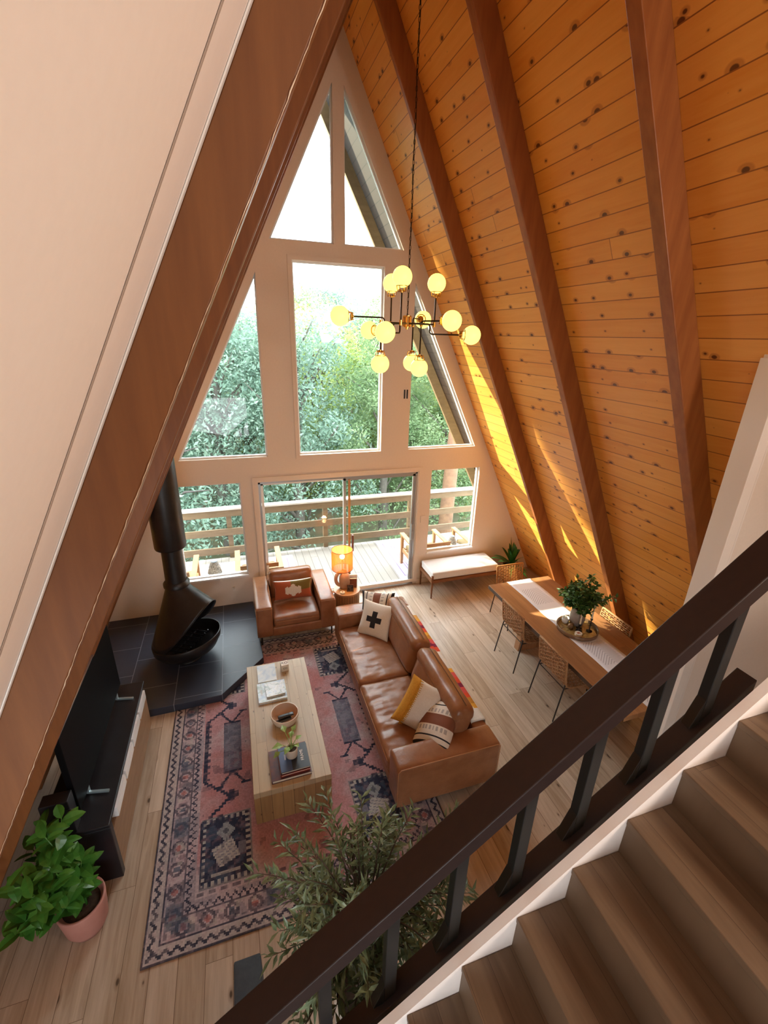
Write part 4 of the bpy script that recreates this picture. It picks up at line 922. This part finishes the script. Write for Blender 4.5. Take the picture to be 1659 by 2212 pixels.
# ================================================================== DINING
DX0, DX1, DY0, DY1 = 1.805, 2.825, -4.06, -1.54
dt = thing('dining_table', 'long solid wood dining table with a white runner on it', 'table', ((DX0+DX1)/2, (DY0+DY1)/2, 0)); O = Vector(dt.location)
MB().bb(Vector((DX0, DY0, .70))-O, Vector((DX1, DY1, .76))-O).build('tabletop', table_m, dt, bevel=.006)
for y in (DY0+.55, DY1-.55):
    MB().prism([(-.30, y-O.y-.05, 0), (.30, y-O.y-.05, 0), (.24, y-O.y-.05, .70), (-.24, y-O.y-.05, .70)], (0, .10, 0)).build('leg', table_m, dt, bevel=.006)
MB().bb((-.04, DY0+.55-O.y, .18), (.04, DY1-.55-O.y, .26)).build('stretcher', table_m, dt)
# runner with woven chevrons
rm = mat('runner_cloth', (.80, .80, .84), .95); v, xyz = coords(rm)
q = mth(rm, 'ADD', xyz[1], mth(rm, 'MULTIPLY', mth(rm, 'ABSOLUTE', xyz[0]), .9)); blk = mth(rm, 'LESS_THAN', mth(rm, 'FRACT', mth(rm, 'DIVIDE', xyz[1], .62)), .62)
l_ = mth(rm, 'MULTIPLY', mth(rm, 'LESS_THAN', mth(rm, 'FRACT', mth(rm, 'DIVIDE', q, .035)), .28), mth(rm, 'MULTIPLY', blk, mth(rm, 'LESS_THAN', mth(rm, 'ABSOLUTE', xyz[0]), .14)))
setc(rm, mixc(rm, l_, (.78, .78, .84), (.46, .46, .52))); bump(rm, l_, .5, .002)
m = MB(); path = [(DY1+.012, .70), (DY1+.014, .745), (DY1, .7625), (DY1-.05, .763)]+[(DY1-.05-(DY1-DY0-.1)*k/30, .763) for k in range(1, 30)]+[(DY0+.05, .763), (DY0, .7625), (DY0-.014, .745), (DY0-.018, .66), (DY0-.02, .60)]
rw = [[m.v((-.20+.40*i/8+.004*math.sin(y*9), y-(DY0+DY1)/2, z)) for i in range(9)] for y, z in path]
for a, b_ in zip(rw, rw[1:]):
    for i in range(8): m.face([a[i], a[i+1], b_[i+1], b_[i]])
rn = m.build('table_runner', rm, smooth=True, loc=(2.315, (DY0+DY1)/2, 0)); tag(rn, 'white chevron woven runner along the dining table', 'table runner'); rn.modifiers.new('s', 'SOLIDIFY').thickness = .003
m = MB()
for i in range(26): x = -.2+.4*i/25; m.tube([(x, path[0][0]-(DY0+DY1)/2, .70), (x+.004*(i % 3-1), path[0][0]+.002-(DY0+DY1)/2, .67)], .0025, 4); m.tube([(x, path[-1][0]-(DY0+DY1)/2, .60), (x+.004*(i % 3-1), path[-1][0]-.002-(DY0+DY1)/2, .57)], .0025, 4)
m.build('fringe', cloth_m, rn)
# woven chair: local +y is the way it faces
def woven(P, w_, m, nl, rad=.006, rc=.0058):
    """P: list of (y,z) from seat front round to back top"""
    L = len(P)
    for j in range(nl):
        x = -w_/2+w_*j/(nl-1); pts = []
        for k, (y, z) in enumerate(P): pts.append((x, y, z+.0))
        m.tube(pts, rad, 5)
    for k in range(L):
        a = Vector((0, *P[max(0, k-1)])); b_ = Vector((0, *P[min(L-1, k+1)])); t = (b_-a).normalized(); n = Vector((1, 0, 0)).cross(t)
        m.tube([Vector((-w_/2+w_*j/(nl-1), P[k][0], P[k][1]))+n*(.009*(1 if (j+k) % 2 else -1)) for j in range(nl)], rc, 5)
def resample(P, n):
    P = [Vector((p[0], p[1], 0)) for p in P]; d = [0]
    for a, b_ in zip(P, P[1:]): d.append(d[-1]+(b_-a).length)
    out = []
    for i in range(n):
        s = d[-1]*i/(n-1); k = 0
        while k < len(P)-2 and d[k+1] < s: k += 1
        t = (s-d[k])/(d[k+1]-d[k]); q = P[k].lerp(P[k+1], t); out.append((q.x, q.y))
    return out
PR = resample([(.22, .44), (.10, .445), (-.02, .445), (-.12, .452), (-.175, .48), (-.20, .54), (-.215, .64), (-.23, .74), (-.242, .83)], 31)
def chair_proto(cm, lab, wv=.46):
    c = thing('woven_dining_chair', lab, 'chair'); 
    m = MB(); woven(PR, wv, m, 11); m.build('woven_seat', cm, c, smooth=True)
    fm = MB()
    for s in (-1, 1): fm.tube([(s*(wv/2+.008), y, z) for y, z in PR], .011, 7)
    fm.tube([(x, PR[-1][0], PR[-1][1]+.006) for x in (-wv/2-.008, 0, wv/2+.008)], .013, 7); fm.tube([(x, PR[0][0], PR[0][1]) for x in (-wv/2-.008, 0, wv/2+.008)], .012, 7)
    fm.build('wrapped_frame', cm, c, smooth=True)
    for s in (-1, 1):
        MB().tube([(s*.22, -.19, .50), (s*.225, -.20, .44), (s*.235, -.27, 0)], .008, 8).build('leg', steel_m, c, smooth=True)
        MB().tube([(s*.22, .17, .44), (s*.235, .24, 0)], .008, 8).build('leg', steel_m, c, smooth=True)
    m = MB(); m.tube([(-.22, -.19, .435), (-.22, .18, .43), (.22, .18, .43), (.22, -.19, .435)], .007, 7, closed=True); m.build('seat_rail', steel_m, c)
    return c
c1_ = chair_proto(rattan_m, 'rattan dining chair on the sofa side of the table, the farther one'); GR = 'woven chairs around the dining table'
def place(c, x, y, rz, lab):
    c.location = (x, y, 0); c.rotation_euler = (0, 0, rz); tag(c, lab, 'chair', GR)
place(c1_, 1.975, -2.27, -PI/2, 'woven rattan chair on the sofa side of the dining table, nearer the window wall')
c2_ = copy_tree(c1_); place(c2_, 1.965, -3.09, -PI/2, 'woven rattan chair on the sofa side of the dining table, nearer the stairs')
c3_ = copy_tree(c1_); place(c3_, 2.66, -2.80, PI/2, 'woven rattan chair between the dining table and the pine slope')
c4_ = chair_proto(cane_m, 'x', .44); place(c4_, 2.375, -1.44, PI, 'orange woven chair at the far head of the dining table')
# tray, vase, candles
ty = thing('round_tray', 'round brown rimmed tray in the middle of the dining table', 'tray', (2.31, -2.79, .765))
tb = photo_m('tray_burl', (.30, .17, .05), (.42, .28, .10), (.12, .06, .02), 9)
MB().cyl((0, 0, 0), (0, 0, .012), .225, n=48).build('tray_base', tb, ty); m = MB(); m.lathe([(.225, 0), (.238, .005), (.245, .05), (.238, .055), (.230, .05), (.226, .012)], n=56, cap=False); m.build('rim', noisy('tray_rim', (.16, .09, .045), (.22, .13, .07), 20, .35), ty, smooth=True)
vz = thing('vase', 'grey stoneware vase holding the bushy greenery', 'vase', (2.365, -2.70, .778)); MB().lathe([(.05, 0), (.075, .01), (.095, .09), (.085, .17), (.055, .21), (.058, .225), (.05, .225), (.05, .2), (.01, .19)], n=32).build('vase_body', noisy('stoneware', (.34, .29, .25), (.26, .22, .19), 15, .45), vz, smooth=True)
gr_ = thing('greenery', 'bushy green foliage arrangement in the vase on the dining table', 'greenery', (2.365, -2.70, .98)); r_ = random.Random(21); lf = MB(); sm = MB()
for i in range(120):
    t = Vector((r_.gauss(.03, .12), r_.gauss(.02, .125), r_.uniform(.06, .36))); sm.tube([(0, 0, 0), (t.x*.4, t.y*.4, t.z*.6), t], .0025, 4)
    for k in range(30):
        f = r_.uniform(.45, 1); p = Vector((t.x*f**1.3, t.y*f**1.3, t.z*f)); lf.leaf(p, (r_.gauss(0, 1), r_.gauss(0, 1), r_.gauss(.3, .6)), (r_.gauss(0, .5), r_.gauss(0, .5), 1), .066*r_.uniform(.7, 1.3), .036, .2)
lf.build('leaves', noisy('bush_leaf', (.012, .07, .015), (.10, .20, .04), 8, .4), gr_, recalc=False); sm.build('stem', bark_m, gr_)
wx = mat('candle_wax', (.85, .74, .55), .5)
for k, (x, y, h, lab) in enumerate(((2.30, -2.83, .09, 'cream taper candle on the shortest dark holder, left of the tray trio'), (2.345, -2.78, .15, 'cream taper candle on a dark holder standing in the middle of the trio'), (2.42, -2.87, .17, 'cream taper candle on the tall dark holder, right of the trio'))):
    c = thing('candlestick', lab, 'candlestick', (x, y, .778), 0, 'candlesticks on the round tray')
    MB().lathe([(.035, 0), (.035, .006), (.007, .014), (.006, h-.02), (.014, h-.01), (.016, h+.008)], n=20).build('holder', steel_m, c, smooth=True)
    MB().lathe([(.010, h), (.0105, h+.02), (.0085, h+.19), (.003, h+.205)], n=14).build('candle', wx, c, smooth=True)
cup = thing('white_cup', 'small white cup on the far side of the tray', 'cup', (2.25, -2.64, .778)); MB().lathe([(.03, 0), (.042, .02), (.046, .075), (.043, .075), (.038, .02), (.004, .01)], n=24).build('cup_body', cloth_m, cup, smooth=True)
MB().tube([(.044+.018*math.sin(a), 0, .04+.02*math.cos(a)) for a in [PI*i/8 for i in range(9)]], .005, 6).build('cup_handle', cloth_m, cup, smooth=True)
sh_ = thing('amber_glass', 'glossy amber glass ornament lying in the tray', 'ornament', (2.23, -2.76, .778)); MB().sphere((0, 0, .035), .035).sphere((.05, .03, .025), .025).build('glass_shape', mat('amber_gloss', (.20, .11, .05), .06), sh_, smooth=True)
co2 = thing('round_tin', 'round tin with a dark red mark at the front of the tray', 'tin', (2.235, -2.90, .778)); MB().cyl((0, 0, 0), (0, 0, .03), .042, n=30).build('tin', ceramic_m, co2); MB().prism([(-.024, -.012, .0302), (.022, -.016, .0302), (.016, .014, .0302), (-.016, .016, .0302)], (0, 0, .0006)).build('red_mark', pr_m, co2)
# ================================================================== CHANDELIER
HUB = Vector((-.011, -2.6, 4.165)); ch = thing('globe_chandelier', 'brass and black sputnik chandelier with twelve glowing globes hanging from the ridge', 'chandelier', HUB)
TOPZ = 7.05
m = MB(); z = HUB.z+.06; k = 0
while z < TOPZ:
    a = k % 2; R = .011; pts = [(R*.55*math.cos(t)*(1-a), R*.55*math.cos(t)*a, z-HUB.z+.019*math.sin(t)) for t in [2*PI*i/10 for i in range(10)]]; m.tube(pts, .0024, 4, closed=True); z += .031; k += 1
m.build('chain', bronze_m, ch)
MB().tube([(0, 0, .05)]+[(.006*math.sin(i*1.3), .006*math.cos(i*1.3), .05+i*.12) for i in range(1, 24)]+[(0, 0, TOPZ-HUB.z)], .0025, 5).build('cord', bronze_m, ch)
MB().cyl((0, 0, -.03), (0, 0, .05), .026).cyl((0, 0, .05), (0, 0, .06), .035).cyl((0, 0, -.045), (0, 0, -.03), .012).build('hub', brass_m, ch)
for i in range(8):
    a = 2*PI*i/8; MB().tube([(.034*math.cos(a), .034*math.sin(a), -.025), (.034*math.cos(a), .034*math.sin(a), .055)], .006, 8).build('hub_rod', brass_m, ch)
GL = [((-.055, -2.3, 4.49), 'u'), ((-.122, -2.75, 4.494), 'u'), ((.259, -2.55, 4.485), 'u'), ((-.586, -2.6, 4.203), 'h'), ((-.242, -2.25, 4.108), 'h'), ((-.333, -3.0, 4.087), 'h'),
      ((.295, -2.2, 4.214), 'h'), ((.208, -3.0, 4.184), 'h'), ((.523, -2.75, 4.087), 'h'), ((-.257, -2.65, 3.844), 'd'), ((.16, -2.3, 3.837), 'd'), ((.117, -2.6, 3.811), 'd')]
GRAD = .077
for (g, kd) in GL:
    g = Vector(g)-HUB; gz_ = g.z; hor = Vector((g.x, g.y, 0))
    if kd == 'h':
        d = hor.normalized(); L = hor.length; e = g-d*(GRAD+.035); el = d*min(.25, L*.35)
        pts = [Vector((0, 0, 0))+d*.03, el-d*.015, el+Vector((0, 0, math.copysign(.015, gz_))), el+Vector((0, 0, gz_-math.copysign(.015, gz_))), el+Vector((0, 0, gz_))+d*.015, e]
        ax = d
    else:
        s = 1 if kd == 'u' else -1; j = hor; ax = Vector((0, 0, s)); e = g-ax*(GRAD+.035); d = hor.normalized() if hor.length > .01 else Vector((1, 0, 0))
        pts = [d*.03, j-d*.015, j+Vector((0, 0, .015*s)), e]
        MB().cyl(j-Vector((0, 0, .02)), j+Vector((0, 0, .02)), .012).build('joint', brass_m, ch)
    arm = MB().tube(pts, .0065, 8).build('arm', bronze_m, ch, smooth=True)
    X = ax.orthogonal().normalized(); Yv = ax.cross(X)
    m = MB(); m.cyl(e, e+ax*.02, .010).cyl(e+ax*.012, e+ax*.022, .026, .03).cyl(g-ax*(GRAD*.86), g-ax*(GRAD*.70), .046)
    for q in range(4):
        a = PI/2*q; c_ = X*math.cos(a)+Yv*math.sin(a); m.tube([e+ax*.01+c_*.008, e+ax*.008+c_*.035, g-ax*(GRAD*.86)+c_*.045], .0035, 5)
    cp_ = m.build('globe_holder', brass_m, ch, smooth=False)
    m = MB(); m.sphere(g, GRAD, 28); m.build('globe', globe_m, ch, smooth=True)
MB().cyl((0, 0, TOPZ-HUB.z), (0, 0, TOPZ-HUB.z+.04), .06).build('ceiling_canopy', bronze_m, ch)
# ================================================================== OLIVE TREE
ot = thing('olive_tree', 'potted olive tree with narrow silvery leaves below the stair railing', 'tree', (-1.02, -5.02, 0))
bk = mat('basket_pattern', (.8, .78, .74), .8); v, xyz = coords(bk); n = nd(bk, 'ShaderNodeTexVoronoi'); lk(bk, v, n.inputs['Vector']); n.inputs['Scale'].default_value = 9; sc_ = nd(bk, 'ShaderNodeSeparateColor'); lk(bk, n.outputs['Color'], sc_.inputs[0]); setc(bk, mixc(bk, mth(bk, 'GREATER_THAN', sc_.outputs[0], .5), (.82, .80, .76), (.03, .03, .03)))
MB().lathe([(.14, 0), (.17, .05), (.185, .25), (.18, .36), (.165, .365), (.165, .30), (.01, .30)], n=36).build('planter', bk, ot, smooth=True); MB().cyl((0, 0, .295), (0, 0, .31), .16).build('soil', soil_m, ot)
r_ = random.Random(33); tr = MB(); lf = MB(); P0 = Vector((0, 0, .3))
for i in range(4):
    a = i*1.7; tr.tube([P0+Vector((.03*math.cos(a), .03*math.sin(a), 0)), Vector((.05*math.cos(a), .05*math.sin(a), .7)), Vector((.13*math.cos(a), .13*math.sin(a), 1.15)), Vector((.22*math.cos(a), .22*math.sin(a), 1.5))], [.018, .015, .011, .005], 7)
for i in range(120):
    a = r_.uniform(0, 2*PI); el = r_.uniform(-.1, 1.45); R = r_.uniform(.22, .56); o0 = Vector((.10*math.cos(a), .10*math.sin(a), r_.uniform(.75, 1.35))); d = Vector((math.cos(a)*math.cos(el), math.sin(a)*math.cos(el), math.sin(el)*.9)); tip = o0+d*R
    if tip.z > 1.78: tip.z = 1.78-r_.uniform(0, .1)
    mid = o0.lerp(tip, .5)+Vector((0, 0, .04)); tr.tube([o0, mid, tip], [.005, .004, .0015], 4)
    for k in range(28):
        f = .2+.83*k/27; q = o0*(1-f)**2+mid*2*f*(1-f)+tip*f*f; az = k*2.4+r_.uniform(-.5, .5); X = d.orthogonal().normalized(); Yv = d.cross(X); dd = d*r_.uniform(.5, 1.1)+X*math.cos(az)+Yv*math.sin(az); lf.leaf(q, dd, (r_.gauss(0, .5), r_.gauss(0, .5), 1), .082*r_.uniform(.7, 1.25), .020, .15)
tr.build('trunk', bark_m, ot, smooth=True); lf.build('leaves', green2_m, ot, recalc=False)
# slim dark box on the floor beside it
dbx = MB().puff((0, 0, .13), (.17, .40, .26), .012, 0, 6).build('dark_storage_box', noisy('slate_fabric', (.045, .06, .08), (.06, .08, .10), 30, .8), smooth=True, loc=(-1.69, -4.79, 0)); tag(dbx, 'slim dark slate box on the floor left of the olive tree', 'box')
# dark console with cloth below the stair
dk = thing('dark_console', 'low dark console standing below the stair railing', 'console', (.12, -4.99, 0)); MB().box((0, 0, .40), (.66, .30, .04)).build('top', rail_m, dk, bevel=.004); MB().box((0, 0, .2), (.60, .26, .36)).build('body', rail_m, dk); MB().sphere((-.22, .12, .435), .02).build('knob', black_m, dk)
def cloth(x, y, rz, lab, sx=.20, sy=.14):
    r = thing('folded_cloth', lab, 'cloth', (x, y, .422), rz)
    for k in range(3): MB().puff((0, 0, .008+.014*k), (sx-.01*k, sy-.008*k, .014), .006, .002, 8).build('fold', cloth_m, r, smooth=True)
    MB().box((-.05, 0, .0445), (.006, sy-.03, .002)).box((-.035, 0, .0445), (.004, sy-.03, .002)).build('red_stripe', redb, r)
cloth(.24, -4.93, .5, 'folded white cloth with red stripes at the right end of the dark console'); cloth(.0, -5.05, .4, 'folded white cloth with red stripes at the left end of the dark console', .24, .16)
# ================================================================== STAIRS
YS, X0, Z0, RUN, RISE = -5.587, .336, 2.684, .22402, .19; SLP = RISE/RUN
sr = thing('staircase', 'plank clad staircase with a white stringer climbing to the right', 'staircase', (-1.2, -6.05, 0)); O = Vector((-1.2, -6.05, 0)); YB = -6.60
for k in range(-1, 15):
    x = X0-k*RUN; z = Z0-k*RISE
    if k >= 0:
        MB(O).bb((x-.004, YB, z-.03), (x+RUN+.012, YS-.001, z)).build('tread', tread_m, sr, bevel=.004)
        MB(O).bb((x+.002, YB, z-RISE), (x+.018, YS-.001, z-.03)).build('riser', tread_m, sr)
    else: MB(O).bb((x+.002, YB, z-RISE), (x+.018, YS-.001, z-.02)).build('riser', tread_m, sr)
BS = Z0-SLP*X0+.018
def sl(y0, y1, b1, b0, xa, xb, m, name, par, **k):
    return MB(par.location).prism([(xa, y0, b0+SLP*xa), (xb, y0, b0+SLP*xb), (xb, y0, b1+SLP*xb), (xa, y0, b1+SLP*xa)], (0, y1-y0, 0)).build(name, m, par, **k)
sl(YS, YS+.037, BS, BS-.42, -2.75, XE+.1, panel_m, 'stringer', sr)
rl = thing('stair_railing', 'dark wooden stair railing with black square balusters', 'railing', (0, -5.46, 2.7))
sl(-5.527, -5.40, 3.051, 2.962, -2.2, 1.6, rail_m, 'handrail', rl, bevel=.004); sl(-5.487, -5.40, 2.263, 2.207, -2.6, .56, rail_m, 'lower_rail', rl, bevel=.003)
for i in range(-4, 6):
    x = -1.035+.278*(i+0)
    if i == -4: continue
    zb = 2.263+SLP*x; zt_ = 2.962+SLP*x; m = MB(rl.location); w_ = .026
    m.bb((x-w_, -5.462, zb-.02), (x+w_, -5.418, zt_+.03))
    m.prism([(x-w_, -5.462, zb+.10), (x-w_-.05, -5.462, zb-.04-.0), (x-w_, -5.462, zb-.03)], (0, .044, 0)); m.prism([(x+w_, -5.462, zt_-.06), (x+w_+.03, -5.462, zt_+.03), (x+w_, -5.462, zt_+.03)], (0, .044, 0))
    m.build('baluster', bal_m, rl, bevel=.003)
